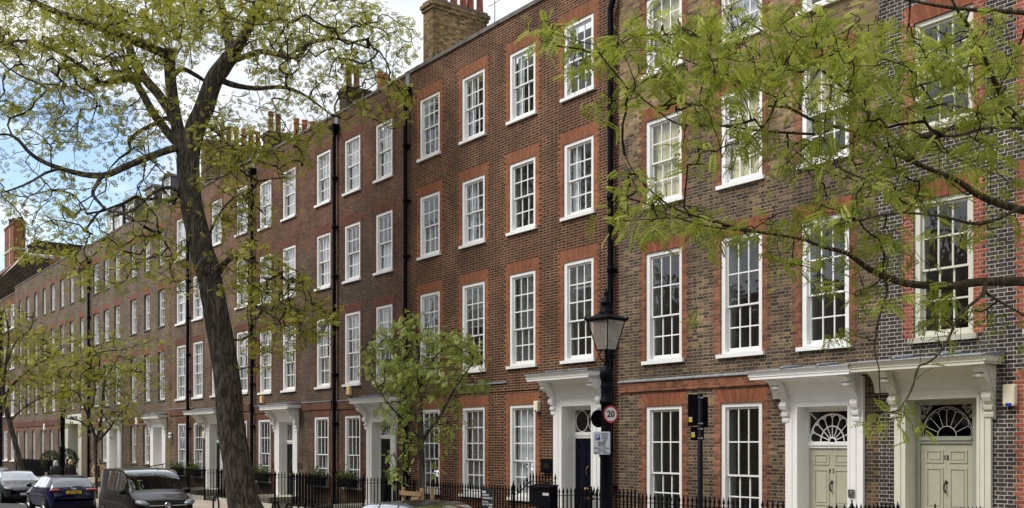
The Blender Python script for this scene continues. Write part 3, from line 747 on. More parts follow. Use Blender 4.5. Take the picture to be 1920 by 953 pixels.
R3, R2, R1, RG = (.505, .4125), (.3625, .266), (.2165, .094), (.0458, -.0767)
def cols_px(h, cols, rows, st, wz_override=None):
    for (rname, zs, zt, up, lo, frac, ins, sel) in rows:
        for k in sel:
            a, b = cols[k]; i = ins[k] if isinstance(ins, (list, tuple)) else ins
            fill = 1.
            if isinstance(i, tuple): i, fill = i
            window(h, wx(a), wx(b), zs, zt, st, up, lo, frac, i, fill=fill)
def ops_of(cols, rows, st):
    o = []
    for (rname, zs, zt, up, lo, frac, ins, sel) in rows:
        for k in sel: o.append((wx(cols[k][0]), wx(cols[k][1]), zs+st.get('sill_h', .085), zt, st.get('depth', .19)))
    return o
def step(house, xa, xb, z, y0=-1.75):
    m = MB(); m.box(xa, xb, y0+.45, .30, z-.25, z); m.box(xa, xb, y0+.12, y0+.449, z-.45, (z+PAVE)/2); m.box(xa+.1, xb-.1, y0+.46, -.01, -2.6, z-.26)
    return m.build('doorstep', M['stone'], house)

# ---- number 12: blue-black brick, white pointing
h12 = thing('brick_house', 'blue-black brick house with white pointing, red window edges and sage door numbered 12', 'house', (wx(1800), 0, 0))
X0, X1 = wx(1648), wx(2135); ZT = 15.3
st12 = dict(paint=M['cream'], sill=M['stone'], jamb='red12', arch='arch13', arch_h=.34, splay=.20, jw=(.19, .26), recess=.035, glass=M['glass'], sill_h=.10, jamb_up=True)
c12 = [(1713, 1825), (1930, 2052)]
z2 = (wz(1704, 259), wz(1713, 45)); z1 = (wz(1703.5, 645.7), wz(1713, 379))
r12 = [('3', z2[1]+1.1, z2[1]+2.9, 2, 2, .5, 'net', (0, 1)), ('2', *z2, 2, 2, .5, ['dark', 'dark'], (0, 1)), ('1', *z1, 2, 2, .5, ['dark', 'dark'], (0, 1)), ('G', .95, 3.6, 3, 2, .58, 'dark', (1,))]
dz12 = dict(zstep=.50, ztr=wz(1772, 832), zf0=wz(1772, 818), zf1=wz(1772, 758))
o12 = ops_of(c12, r12, st12) + [(wx(1684), wx(1858), .3, dz12['zf1']+.4, .12)]
wall_mesh(h12, X0, X1, -2.7, ZT, o12, M['brick12']); interior(h12, X0, X1, [.9, 4.3, z1[1]+.7, z2[1]+.6], ZT-1.2, [(wx(1648)+wx(2135))/2+.9])
cols_px(h12, c12, r12, st12); coping(h12, X0, X1, ZT)
doorway(h12, wx(1680.5), wx(1861.5), wx(1703), wx(1836), hood=(wx(1628), wx(1879), 4.03, .60), rec=.26, paint='cream', inner='sage_dk', leaf='sage', frame=.09, door=(wx(1712), wx(1810)), fan='iron', number='12', hardware='bronze', **dz12)
step(h12, wx(1676), wx(1866), .50)
alarm_box(h12, wx(1897), wz(1897, 741), M['alarm'], .105, .19)
q = MB(); q.box(wx(1828)-.055, wx(1828)+.075, .17, .205, wz(1830, 932), wz(1830, 907)+.02); q.box(wx(1828)-.03, wx(1828)+.05, .165, .171, wz(1830, 922), wz(1830, 919)); q.build('entry_phone', M['steel'], h12)

# ---- number 13: old stock brick, scarlet dressings
h13 = thing('brick_house', 'mottled yellow-brown brick house with scarlet trims and a sage door numbered 13', 'house', (wx(1400), 0, 0))
X0, X1 = wx(1162), wx(1648); ZT = 15.55
st13 = dict(jamb='red13', arch='arch13', arch_h=.31, splay=.19, jamb_up=True, jw=(.155, .215), recess=.03, bar=.03)
c13 = [(1210.5, 1278.5), (1351, 1429), (1502, 1592)]
z3b = wz(1204, 151.1); z2 = (wz(1203, 395.2), wz(1210.3, 229.4)); z1 = (wz(1205.9, 685), wz(1210.3, 476.2)); zg = (.75, wz(1212.4, 762))
r13 = [('3', z3b, z3b+1.95, 2, 2, .5, [('roller', .95), 'net', 'dark'], (0, 1, 2)), ('2', *z2, 2, 2, .5, [('roller', 1.), ('roller', 1.), ('roller', .45)], (0, 1, 2)),
       ('1', *z1, 2, 2, .59, 'dark', (0, 1, 2)), ('G', *zg, 2, 2, .60, 'dark', (0, 1))]
dz13 = dict(zstep=.48, ztr=wz(1552, 841), zf0=wz(1552, 829), zf1=wz(1552, 771))
o13 = ops_of(c13, r13, st13) + [(wx(1482), wx(1617), .3, dz13['zf1']+.4, .12)]
wall_mesh(h13, X0, X1, -2.7, ZT, o13, M['brick13']); interior(h13, X0, X1, [.9, 4.35, z1[1]+.6, z2[1]+.6], ZT-1.2, [wx(1470)])
cols_px(h13, c13, r13, st13); coping(h13, X0, X1, ZT)
zb0, zb1 = wz(1161.5, 737), wz(1161.5, 719.5)
band(h13, X0+.01, wx(1442), zb0, zb1, .05, 'red13', 'brick_band')
q = MB(); q.prism([(-.085, zb1+.001), (-.0, zb1+.001), (-.0, zb1+.07), (-.03, zb1+.06), (-.09, zb1+.022)], X0+.012, wx(1440), 'x'); q.build('lead_flashing', M['lead'], h13)
doorway(h13, wx(1476.5), wx(1622), wx(1500), wx(1594), hood=(wx(1440), wx(1628)-.02, 4.00, .60), rec=.25, leaf='sage', frame=.05, fan='sun', number='1 3', hardware='bronze', **dz13)
step(h13, wx(1473), wx(1625), .48)
q = MB(); q.box(wx(1602)-.07, wx(1602)+.07, -.115, -.071, wz(1602, 932), wz(1602, 918)); q.lathe((wx(1602), -.115, wz(1602, 923.5)), [(.022, 0), (.022, -.006), (.012, -.01)], 12, 'y'); q.build('entry_phone', M['steel'], h13)

# ---- house with the orange dressings (number 15)
h15 = thing('brick_house', 'tall dark brown brick house with orange trims, four sashes per floor, navy door', 'house', (wx(960), 0, 0))
X0, X1 = wx(761), wx(1162); ZT = zr(.5560)
st15 = dict(jamb='red15', arch='arch15', arch_h=.33, splay=.20, jamb_up=True, recess=.02)
c15 = [(787, 824.5), (866, 908.8), (955, 1003.9), (1057, 1113)]
z3 = (wz(949.3, 237.4), wz(955, 102.8)); z2 = (wz(949.3, 444.7), wz(955, 309.5)); z1 = (wz(949.3, 693.3), wz(955, 516)); zg = (wz(949.3, 937), wz(955, 760))
r15 = [('3', *z3, 2, 2, .5, ['dark', 'curtain', 'curtain', 'dark'], (0, 1, 2, 3)), ('2', *z2, 2, 2, .5, ['dark', 'curtain', 'dark', 'curtain'], (0, 1, 2, 3)),
       ('1', *z1, 3, 2, .6, ['half', ('half', 1.15), ('blind', .97), ('half', .5)], (0, 1, 2, 3)), ('G', *zg, 3, 2, .6, ['dark', ('blindw', 1.), ('net', 1.)], (0, 1, 2))]
dz15 = dict(zstep=.50, ztr=wz(1093, 822), zf0=wz(1093, 810), zf1=wz(1093, 768))
o15 = ops_of(c15, r15, st15) + [(wx(1046), wx(1126), .3, dz15['zf1']+.4, .12)]
wall_mesh(h15, X0, X1, -2.7, ZT, o15, M['brick15']); interior(h15, X0, X1, [.95, 4.55, z1[1]+.7, z2[1]+.6], ZT-1.2, [wx(935), wx(1030)])
cols_px(h15, c15, r15, st15); coping(h15, X0, X1, ZT, th=.12, over=.05)
zz = wz(960, 733); band(h15, X0+.01, wx(1010), zz, zz+.05, .03, 'brick15', 'brick_ledge')
q = MB(); q.box(wx(862), wx(951), -.045, -.0, wz(905, 722), wz(905, 718.5)); q.build('lead_flashing', M['lead'], h15)
doorway(h15, wx(1040.8), wx(1131), wx(1058), wx(1113), hood=(wx(1021), wx(1131)+.12, 4.34, .62), rec=.36, paint='white', leaf='door_navy', frame=.04, door=(wx(1058)+.05, wx(1113)-.14), fan='ovals', **dz15)
step(h15, wx(1036), wx(1136), .50)
downpipe(h15, wx(1144.5, .13), -1.5, wz(1144, 30, .13), .075, False, neck=True); downpipe(h15, wx(760, .13), -1.5, wz(760, 184, .13), .075)
alarm_box(h15, wx(1010), wz(1010, 762), M['alarm'], .09, .15)
q = MB(); q.box(wx(1019), wx(1040), -.10, -.0, wz(1030, 886), wz(1030, 861)); q.box(wx(1019)+.03, wx(1040)-.03, -.115, -.10, wz(1030, 885)+.03, wz(1030, 862)-.03)
nm = q.build('notice_case', M['black'], h15); q = MB(); q.box(wx(1024.5), wx(1035.5), -.119, -.1155, wz(1030, 878), wz(1030, 869)); q.build('name_plate', M['bronze'], nm)
def chim_at(house, px_corner, px_far, p0, ytop, width, mat, pots_px, zbase, potmat='pot'):
    """party-wall stack: near corner at plane y = p0; the far end of its long side found from the photo"""
    Xr = wx(px_corner, -p0); zt = wz(px_corner, ytop, -p0)
    best = min((abs(_px(Xr, p0+L)-px_far), L) for L in [k*.05 for k in range(10, 160)])[1]
    pots = []
    for (pp, h, r, pm) in pots_px:
        L = min((abs(_px(Xr-width/2, p0+L)-pp), L) for L in [k*.05 for k in range(0, 170)])[1]
        pots.append((Xr-width/2, p0+L, h, r, pm))
    return chimney(house, Xr-width, Xr, p0, p0+best, zbase, zt, mat, pots)
def _px(X, y):
    Z = -X*CA+(DIST+y)*SA; R = X*SA+(DIST+y)*CA; return XC+F*R/Z
cst = chim_at(h15, 811.5, 914, .9, -2, .62, M['brickY'], [(833, .95, .125, 'pot'), (851, .95, .125, 'pot'), (868, .95, .125, 'pot'), (882, .95, .125, 'pot'), (899, .95, .125, 'pot')], ZT-1.5)
q = MB(); Xa = wx(811.5, -.9)+.12; q.tube([(Xa, 3.4, ZT-.4), (Xa, 3.4, ZT+3.6)], .022, 6); q.tube([(Xa-.12, 3.4, ZT+1.1), (Xa+.02, 3.4, ZT+1.1)], .015, 6); q.tube([(Xa-.4, 3.4, ZT+3.2), (Xa+.5, 3.4, ZT+3.2)], .012, 5); q.build('aerial_mast', M['steel'], h15)

# ---- houses of the dark run: two windows and a door (next), then three windows (after)
stAB = dict(jamb='redAB', arch='archAB', arch_h=.30, splay=.17, jamb_up=True, recess=.02)
hB = thing('brick_house', 'narrow dark brown brick house, two sashes per floor, black door under white hood', 'house', (wx(690), 0, 0))
X0, X1 = wx(626.5), wx(761); ZTb = zr(.5560)
cB = [(646, 675.4), (704.3, 735.8)]
rB = [('3', zr(R3[1]), zr(R3[0]), 2, 2, .5, [('net', 1.), ('net', 1.)], (0, 1)), ('2', zr(R2[1]), zr(R2[0]), 2, 2, .5, ['netlow', 'netlow'], (0, 1)), ('1', zr(R1[1]), zr(R1[0]), 3, 2, .56, ['net', 'curtain'], (0, 1)), ('G', zr(RG[1]), zr(RG[0]), 2, 2, .55, ['dark'], (0,))]  # top-row nets are added, their paleness stands in for sky mirrored in the panes
dzB = dict(zstep=.50, ztr=wz(720, 823), zf0=wz(720, 816), zf1=wz(720, 797))
oB = ops_of(cB, rB, stAB) + [(wx(693), wx(739), .3, dzB['zf1']+.35, .12)]
wall_mesh(hB, X0, X1, -2.7, ZTb, oB, M['brickAB']); interior(hB, X0, X1, [.95, 4.3, zr(R1[0])+.7, zr(R2[0])+.6], ZTb-1.2, [wx(690)])
cols_px(hB, cB, rB, stAB); coping(hB, X0, X1, ZTb, th=.10)
doorway(hB, wx(689.7), wx(744), wx(701), wx(736), hood=(wx(684), wx(758), 4.05, .60), rec=.25, leaf='door_black', door=(wx(703), wx(729)), fan='sun', **dzB)
zb = wz(650, 752); band(hB, X0+.02, wx(683), zb-.30, zb, .04, 'redAB', 'brick_band'); band(hB, X0+.02, wx(683), zb+.001, zb+.04, .06, 'lead', 'lead_flashing')
step(hB, wx(687), wx(746), .50)
downpipe(hB, wx(626.5, .13), -1.5, wz(627, 252, .13), .07)
alarm_box(hB, wx(657), wz(657, 733.5), M['alarm_o'], .115, .17)
for k in range(3):
    q = MB(); z = wz(684, 878+k*9); q.box(wx(684)-.11, wx(684)+.11, -.022, -.0, z-.05, z+.05); q.build('brass_plaque', M['brass'], hB)
chim_at(hB, 650, 697, 1.0, 162, .62, M['brickK'], [(654, .95, .125, 'potdk'), (669, .9, .125, 'potdk'), (712, .95, .125, 'pot'), (722, .9, .125, 'pot')], ZTb-1.5)

hA = thing('brick_house', 'patched dark brown and red brick house, three sashes per floor, black door', 'house', (wx(550), 0, 0))
X0, X1 = wx(472), wx(626.5)
cA = [(487, 508.6), (530, 554), (593.5, 619.5)]
rA = [('3', zr(R3[1]), zr(R3[0]), 2, 2, .5, 'net', (0, 1, 2)), ('2', zr(R2[1]), zr(R2[0]), 2, 2, .5, ['net', 'net', 'net'], (0, 1, 2)), ('1', zr(R1[1]), zr(R1[0]), 3, 2, .56, ['net', 'curtain', 'curtain'], (0, 1, 2))]  # floor 3 nets added as well, pale in place of reflected sky
cAg = [(484, 507), (530, 554), (589, 616)]
rAg = [('G', zr(RG[1]), zr(RG[0]), 2, 2, .55, 'dark', (0, 2))]
dzA = dict(zstep=.50, ztr=wz(541, 832.6), zf0=wz(541, 826), zf1=wz(541, 796))
oA = ops_of(cA, rA, stAB) + ops_of(cAg, rAg, stAB) + [(wx(521), wx(556), .3, dzA['zf1']+.35, .12)]
wall_mesh(hA, X0, X1, -2.7, ZTb, oA, M['brickAB']); interior(hA, X0, X1, [.95, 4.3, zr(R1[0])+.7, zr(R2[0])+.6], ZTb-1.2, [wx(515), wx(575)])
cols_px(hA, cA, rA, stAB); cols_px(hA, cAg, rAg, stAB); coping(hA, X0, X1, ZTb, th=.10)
doorway(hA, wx(517.5), wx(559.5), wx(527), wx(552.5), hood=(wx(512), wx(565), 4.03, .60), rec=.25, leaf='door_black', door=(wx(528), wx(546)), fan='lattice', **dzA)
zb = wz(580, 755.5); band(hA, wx(567), X1-.2, zb-.30, zb, .04, 'redAB', 'brick_band'); band(hA, wx(567), X1-.2, zb+.001, zb+.04, .06, 'lead', 'lead_flashing')
band(hA, X0+.2, wx(509), zb-.30, zb, .04, 'redAB', 'brick_band'); band(hA, X0+.2, wx(509), zb+.001, zb+.04, .06, 'lead', 'lead_flashing')
step(hA, wx(515), wx(562), .50)
downpipe(hA, wx(472, .13), -1.5, wz(472, 332, .13), .07)
alarm_box(hA, wx(493.5), wz(493.5, 750), M['alarm_o'], .115, .17)
for a in (513, 563.5):
    q = MB(); q.box(wx(a)-.17, wx(a)+.15, -.03, -.0, wz(a, 878), wz(a, 868)); q.build('brass_plaque', M['brass'], hA)
chim_at(hA, 503.5, 540, 1.0, 246, .62, M['brickK'], [(508, .95, .125, 'potdk'), (522, .9, .125, 'potdk')], ZTb-1.5)
# second stack, pots only just clear the parapet
chim_at(hA, 552, 610, 1.6, 276, .7, M['brickK'], [(555.5, 1.35, .125, 'pot'), (571.5, 1.35, .125, 'pot'), (587, 1.35, .125, 'pot')], ZTb-1.5)

hC = thing('brick_house', 'brown brick house behind the leaning trunk, yellow chimney with six pots', 'house', (wx(390), 0, 0))
X0, X1 = wx(315), wx(472); ZTc = zr(.5600)
cC = [(331, 348), (362, 380), (397, 415.5), (443.5, 464.6)]
rC = [('3', zr(.420), zr(.517), 2, 2, .5, 'net', (0, 1, 2, 3)), ('2', zr(.272), zr(.372), 2, 2, .5, 'net', (0, 1, 2, 3)), ('1', zr(.098), zr(.225), 3, 2, .56, ['curtain', 'net', 'net', 'curtain'], (0, 1, 2, 3))]
cCg = [(333, 348), (362.5, 380), (400, 420), (445, 463)]
rCg = [('G', zr(RG[1]), zr(.0455), 2, 2, .5, 'netlow', (0, 1, 3))]
dzC = dict(zstep=.5, ztr=wz(405, 831), zf0=wz(405, 826), zf1=wz(405, 799))
oC = ops_of(cC, rC, stAB) + ops_of(cCg, rCg, stAB) + [(wx(391), wx(418), .3, dzC['zf1']+.35, .12)]
wall_mesh(hC, X0, X1, -2.7, ZTc, oC, M['brickC']); interior(hC, X0, X1, [.95, 4.3, zr(.225)+.7, zr(.372)+.6], ZTc-1.2, [wx(355), wx(430)])
cols_px(hC, cC, rC, stAB); cols_px(hC, cCg, rCg, stAB); coping(hC, X0, X1, ZTc, th=.10)
doorway(hC, wx(388), wx(420), wx(396), wx(416), hood=(wx(367), wx(424), 4.03, .60), rec=.25, leaf='door_black', door=(wx(397), wx(411)), fan='lattice', **dzC)
zb = wz(330, 768); band(hC, X0+.3, wx(364), zb-.32, zb, .04, 'redAB', 'brick_band'); band(hC, X0+.3, wx(364), zb+.001, zb+.05, .06, 'lead', 'lead_flashing')
band(hC, wx(430), X1-.2, zb-.32, zb, .04, 'redAB', 'brick_band'); step(hC, wx(385), wx(422), .5)
downpipe(hC, wx(352, .13), -1.5, ZTc-1.4, .075)
alarm_box(hC, wx(385), wz(385, 816), M['alarm'], .15, .2)
q = MB()
for k, yy in enumerate((814, 820)): q.lathe((wx(323), -.10, wz(323, yy)), [(.03, -.08), (.10, -.06), (.10, .06), (.03, .08)], 12)
q.build('wall_lamp', M['white2'], hC)
chim_at(hC, 386, 481, 1.0, 262, .7, M['brickY'], [(416, .95, .125, 'pot'), (429, .95, .125, 'pot'), (443, .95, .125, 'pot'), (457, .95, .125, 'pot'), (470, .95, .125, 'pot'), (483, .95, .125, 'pot')], ZTc-1.5)
band(hC, X0+.02, X0+.45, -2.7, ZTc-.05, .012, M['brickY'], 'brick_quoin')

# ---- far houses with recessed sashes
stE = dict(arch='archE', arch_h=.33, splay=.12, recess=.11, sill=M['coping'], sill_p=.05, sill_h=.07, depth=.27, glass=M['glass_far'], bar=.03)
hE = thing('brick_house', 'grey-brown brick house far down the terrace with white dormers behind its parapet', 'house', (wx(240), 0, 0))
X0, X1 = wx(165), wx(315); ZTe = zr(.5745)
cE = [(174, 185), (194, 204.7), (214, 225), (244, 255.6), (270, 281), (296, 308.5)]
rE = [('3', zr(.4255), zr(.514), 2, 2, .5, ['net', 'dark', 'net', 'net', 'dark', 'net'], range(6)), ('2', zr(.279), zr(.371), 2, 2, .5, ['curtain', 'net', 'curtain', 'net', 'curtain', 'dark'], range(6)), ('1', zr(.101), zr(.221), 3, 2, .5, ['dark', 'curtain', 'net', 'dark', 'curtain', 'dark'], range(6))]
cEg = [(175, 183), (190, 199.5), (244, 255), (268, 279.5)]
rEg = [('G', zr(-.055), zr(.045), 2, 2, .5, ['net', 'netlow', 'net', 'netlow'], (0, 1, 2, 3))]
dE1 = dict(zstep=.55, ztr=2.75, zf0=2.85, zf1=3.45)
oE = ops_of(cE, rE, stE) + ops_of(cEg, rEg, stE) + [(wx(287), wx(310), .3, 3.75, .12), (wx(204), wx(226), .3, 3.75, .12)]
wall_mesh(hE, X0, X1, -2.7, ZTe, oE, M['brickE'], .27); interior(hE, X0, X1, [.95, 4.3, zr(.221)+.7, zr(.371)+.6], ZTe-1.2, [wx(210), wx(262), wx(286)])
cols_px(hE, cE, rE, stE); cols_px(hE, cEg, rEg, stE); coping(hE, X0, X1, ZTe)
doorway(hE, wx(284), wx(312), wx(290), wx(306.5), hood=(wx(281), wx(314)-.02, 3.98, .5), rec=.9, leaf='white2', fan='lattice', **dE1)
doorway(hE, wx(202), wx(228), wx(208), wx(222.5), hood=(wx(200), wx(230), 4.0, .5), rec=.5, leaf='white2', fan='lattice', **dE1)
zb = wz(240, 783.5); band(hE, X0+.2, wx(199), zb-.28, zb, .04, 'redAB', 'brick_band'); band(hE, wx(232), wx(280), zb-.28, zb, .04, 'redAB', 'brick_band')
step(hE, wx(284), wx(312), .55); step(hE, wx(202), wx(228), .55)
downpipe(hE, wx(166, .13), -1.5, wz(166, 492, .13), .085)
alarm_box(hE, wx(258.5), wz(258.5, 790), M['alarm'], .17, .22)
q = MB(); q.box(wx(303.7), wx(306.2)-.05, .3, .36, wz(297, 838), wz(297, 823)); q.build('notice_case', M['black'], hE)
q = MB(); q.prism([(.5, ZTe-.6), (2.6, ZTe+1.9), (8.5, ZTe+1.9), (8.9, ZTe-.6)], X0+.1, X1-.1, 'x'); q.build('mansard_roof', M['slate'], hE)
for a, b in ((199, 210), (214, 228), (235, 250), (271, 287), (303, 318)):
    xa, xb = wx(a, -.9), wx(b, -.9); z0, z1 = ZTe-.5, ZTe+2.0
    q = MB(); q.box(xa, xb, 1.0, 2.6, z0, z1); d = q.build('dormer', M['slate'], hE)
    q = MB(); q.box(xa-.1, xb+.1, .75, 2.7, z1, z1+.12); q.build('dormer_roof', M['lead'], d)
    q, _ = sash_mesh(xa+.02, xb-.02, z0+.3, z1-.02, .93, 2, 4, .14, .1, .05, .16); q.build('dormer_window', M['white'], d)
    q = MB(); q.face([(xa+.1, .96, z0+.3), (xb-.1, .96, z0+.3), (xb-.1, .96, z1-.1), (xa+.1, .96, z1-.1)]); q.build('glass', M['glass_far'], d, fix=False)

hF = thing('brick_house', 'long plain brown brick house with eight recessed windows per floor and a cream portal', 'house', (wx(95), 0, 0))
X0, X1 = wx(28), wx(165); ZTf = zr(.579)
cF = [(35, 40.2), (49, 55), (64, 70), (79.6, 86), (95, 103), (112.5, 120), (130.5, 138), (149.4, 157)]
rF = [('3', zr(.428), zr(.52), 2, 2, .5, 'net', range(8)), ('2', zr(.278), zr(.375), 2, 2, .5, 'net', range(8)), ('1', zr(.101), zr(.222), 3, 2, .5, 'net', range(8))]
cFg = [(31, 36.5), (45, 51), (60, 66), (76, 82), (92.5, 99), (109, 114)]
rFg = [('G', zr(-.085), zr(.044), 2, 2, .5, 'net', range(6))]
oF = ops_of(cF, rF, stE) + ops_of(cFg, rFg, stE) + [(wx(128), wx(152), .1, 4.1, .12)]
wall_mesh(hF, X0, X1, -2.7, ZTf, oF, M['brickE'], .27); interior(hF, X0, X1, [.9, 4.4, zr(.222)+.7, zr(.375)+.6], ZTf-1.2, [wx(60), wx(122)])
cols_px(hF, cF, rF, stE); cols_px(hF, cFg, rFg, stE); coping(hF, X0, X1, ZTf)
doorway(hF, wx(124.5), wx(154.5), wx(130), wx(149), zstep=.25, ztr=3.2, zf0=3.25, zf1=3.85, zcase=4.6, rec=1.2, paint='cream', inner='cream', leaf='door_black', fan='lattice')
band(hF, X0+.1, wx(122), zr(.058), zr(.058)+.4, .05, 'redAB', 'brick_band')
q = MB(); q.box(wx(132), wx(147), -.02-.085, -.071, 4.28, 4.46); q.build('name_plate', M['bronze'], hF)
alarm_box(hF, wx(85), wz(85, 801), M['alarm'], .2, .25)
hG = thing('brick_house', 'farthest low brick house at the left edge with white sashes in red brick surrounds', 'house', (wx(10), 0, 0))
X0, X1 = wx(-60), wx(28); ZTg = zr(.560)
cG = [(-22, -15), (-8, -1), (6.8, 14), (19.8, 26.8)]
stG = dict(arch='archE', arch_h=.3, splay=.12, jamb='redAB', recess=.03, glass=M['glass_far'])
rG = [('3', zr(.430), zr(.522), 2, 2, .5, 'net', range(4)), ('2', zr(.278), zr(.375), 2, 2, .5, 'net', range(4)), ('1', zr(.101), zr(.222), 3, 2, .5, 'net', range(4)), ('G', zr(-.07), zr(.046), 2, 2, .5, 'net', range(4))]
wall_mesh(hG, X0, X1, -2.7, ZTg, ops_of(cG, rG, stG), M['brickAB']); interior(hG, X0, X1, [.95, 4.3, zr(.222)+.7, zr(.375)+.6], ZTg-1.2)
cols_px(hG, cG, rG, stG); coping(hG, X0, X1, ZTg); downpipe(hG, wx(1.5, .13), -1.5, ZTg-1.3, .1)

# ---- tall gabled building rising behind the far end
hT = thing('gabled_building', 'large building behind the far terrace with brown tiled roof and striped orange chimney', 'building', (wx(30, -4), 5, 0))
Xg = wx(46, -7.5); Xl = Xg-45
ze, zrg = wz(10, 527, -2.6), wz(46, 481, -7.5)
q = MB(); q.prism([(2.6, -2.7), (2.6, ze), (7.5, zrg), (15.5, zrg-.6), (15.5, -2.7)], Xl, Xg, 'x'); q.build('wall', M['brickK'], hT)
q = MB(); q.prism([(2.2, ze-.1), (2.2, ze+.1), (7.5, zrg+.2), (12, zrg+.2), (12, zrg+.05), (7.5, zrg+.02)], Xl, Xg-.6, 'x'); q.build('roof', M['tile'], hT)
q = MB()
q.tube([(Xg-.3, 2.1, ze+.05), (Xg-.3, 3.2, ze+.55), (Xg-.3, 5.2, ze+.2+(zrg-ze)*.42), (Xg-.3, 6.8, zrg-.9), (Xg-.3, 7.6, zrg+.25), (Xg-.3, 12.5, zrg+.2), (Xg-.3, 15.6, zrg-.3)], .28, 6); q.build('verge_coping', M['stone'], hT)
def pxX(px, y): return wx(px, -y)
xa, xb = pxX(17, 7.5), pxX(34, 7.5); zc = wz(20, 428, -7.5)
ch = chimney(hT, xa, xb, 7.0, 8.3, zrg-1.5, zc, M['brickR'], [(xa+.9, 7.6, 1.0, .32, 'potdk'), (xa+1.9, 7.8, 1.0, .32, 'potdk'), (xa+2.8, 8.2, 1.0, .32, 'potdk')])
q = MB(); q.box(xa-.08, xb+.08, 6.92, 8.38, zc-3.2, zc-2.95); q.box((xa+xb)/2+.6, (xa+xb)/2+.85, 6.93, 6.999, zrg-1., zc-.4); q.build('stone_band', M['stone'], ch)
xa, xb = pxX(52, 9.), pxX(66, 9.); chimney(hT, xa, xb, 9.0, 14.5, zrg-3, wz(55, 459, -9.), M['brickK'], [])
xa = pxX(98, 3.); chimney(hT, xa-.5, xa+.3, 3.0, 3.8, ZTf-1.5, wz(98, 490, -3.), M['brickR'], [(xa-.1, 3.4, 1.1, .26, 'potdk')])

# ---- the terrace across the street, seen only as reflections in the panes
hO = thing('terrace_building', 'pale brick terrace with stone cornice across the street, mirrored in the window panes', 'building', (-30, -19.6, 0))
q = MB(); q.box(-112, 26, -29, -19.6, -2.7, 9.3, ''); q.build('wall', M['brickO'], hO)
q = MB(); q.box(-112.2, 26.2, -29.2, -19.15, 9.3, 9.7); q.box(-112.2, 26.2, -29.1, -19.35, 8.95, 9.299); q.box(-112.2, 26.2, -19.8, -19.45, 4.3, 4.6); q.build('cornice', M['stone'], hO)
q = MB(); g = MB()
for k in range(48):
    x = -110+k*2.8
    for z0, z1 in ((1.2, 3.4), (5.2, 7.6)):
        q.box(x, x+1.25, -19.58, -19.52, z0, z1); g.box(x+.12, x+1.13, -19.53, -19.505, z0+.12, z1-.12)
q.build('window_surround', M['white2'], hO); g.build('window_glazing', M['door_black'], hO)
for k in range(7): chimney(hO, -100+k*18, -98.2+k*18, -26, -21.5, 8, 12.2, M['brickO'], [(-99.1+k*18, -25+e*.9, .9, .125, 'pot') for e in range(4)])
# ---------------------------------------------------------------- railings, lamps, signs, planters
RY, RT, RS = -1.53, 1.30, 1.54
def lev(X): return 0.
def rail_bars(m, pts, top=RT, spear=RS, pitch=.128, ramp=None, base=PAVE+.16):
    """upright spear-headed bars along a polyline plus two flat rails"""
    for (a, b) in zip(pts[:-1], pts[1:]):
        a, b = Vector((*a, 0)), Vector((*b, 0)); L = (b-a).length; n = max(1, int(L/pitch)); d = (b-a)/L; pr = Vector((-d.y, d.x, 0))
        for k in range(n+1):
            p = a + d*(L*k/n); up = ramp(k/n) if ramp else 0.
            r = .0125
            m.box(p.x-r, p.x+r, p.y-r, p.y+r, base, top+up+.05, 'd')
            z = top+up+.05; zt = spear+up; w = .021
            m.raw([(p.x-.008, p.y-.008, z), (p.x+.008, p.y-.008, z), (p.x+.008, p.y+.008, z), (p.x-.008, p.y+.008, z),
                   (p.x-w, p.y-w, z+(zt-z)*.25), (p.x+w, p.y-w, z+(zt-z)*.25), (p.x+w, p.y+w, z+(zt-z)*.25), (p.x-w, p.y+w, z+(zt-z)*.25), (p.x, p.y, zt)],
                  [(0,1,5,4), (1,2,6,5), (2,3,7,6), (3,0,4,7), (4,5,8), (5,6,8), (6,7,8), (7,4,8)])
        for z, dz in ((top, .0), (base+.12, None)):
            n2 = 10 if ramp else 1
            for q in range(n2):
                p0, p1 = a+d*(L*q/n2), a+d*(L*(q+1)/n2)
                u0, u1 = (ramp(q/n2), ramp((q+1)/n2)) if ramp and dz is not None else (0, 0)
                vs = []
                for p, u in ((p0, u0), (p1, u1)):
                    for sy, sz in ((-.022, -.007), (.022, -.007), (.022, .007), (-.022, .007)): vs.append((p.x+pr.x*sy, p.y+pr.y*sy, z+u+sz))
                m.raw(vs, [(0,1,2,3), (4,7,6,5), (0,4,5,1), (1,5,6,2), (2,6,7,3), (3,7,4,0)])
def urn_post(parent, x, y, h=RT+.02, mat='iron'):
    m = MB(); m.lathe((x, y, 0), [(.035, PAVE), (.035, PAVE+.25), (.022, PAVE+.3), (.022, h-.06), (.045, h-.03), (.045, h), (.02, h+.02), (.02, h+.04), (.055, h+.08), (.062, h+.13), (.05, h+.16), (.024, h+.18), (.03, h+.20), (.012, h+.23), (.018, h+.26), (.002, h+.30)], 12)
    return m.build('finial_post', M[mat], parent)
def railings(label, X0, X1, gaps, extra=None):
    t = thing('area_railings', label, 'railings', ((X0+X1)/2, RY, PAVE), 'black spear-topped area railings along the terrace')
    xs = [X0] + [g for gp in gaps for g in gp] + [X1]
    pl = MB()
    for a, b in zip(xs[::2], xs[1::2]):
        if b-a < .15: continue
        m = MB()
        if extra: extra(m, a, b)
        else: rail_bars(m, [(a, RY), (b, RY)])
        m.build('spear_bars', M['iron'], t)
        pl.box(a, b, RY-.09, RY+.09, PAVE-.3, PAVE+.17)
    for a, b in gaps:
        for x in (a, b):
            m = MB(); rail_bars(m, [(x, RY), (x, -.12)], top=RT+.02); m.build('return_bars', M['iron'], t); urn_post(t, x, RY-.02)
            pl.box(x-.07, x+.07, RY+.091, -.1, PAVE-.3, PAVE+.17)
    pl.build('plinth', M['stone'], t)
    return t
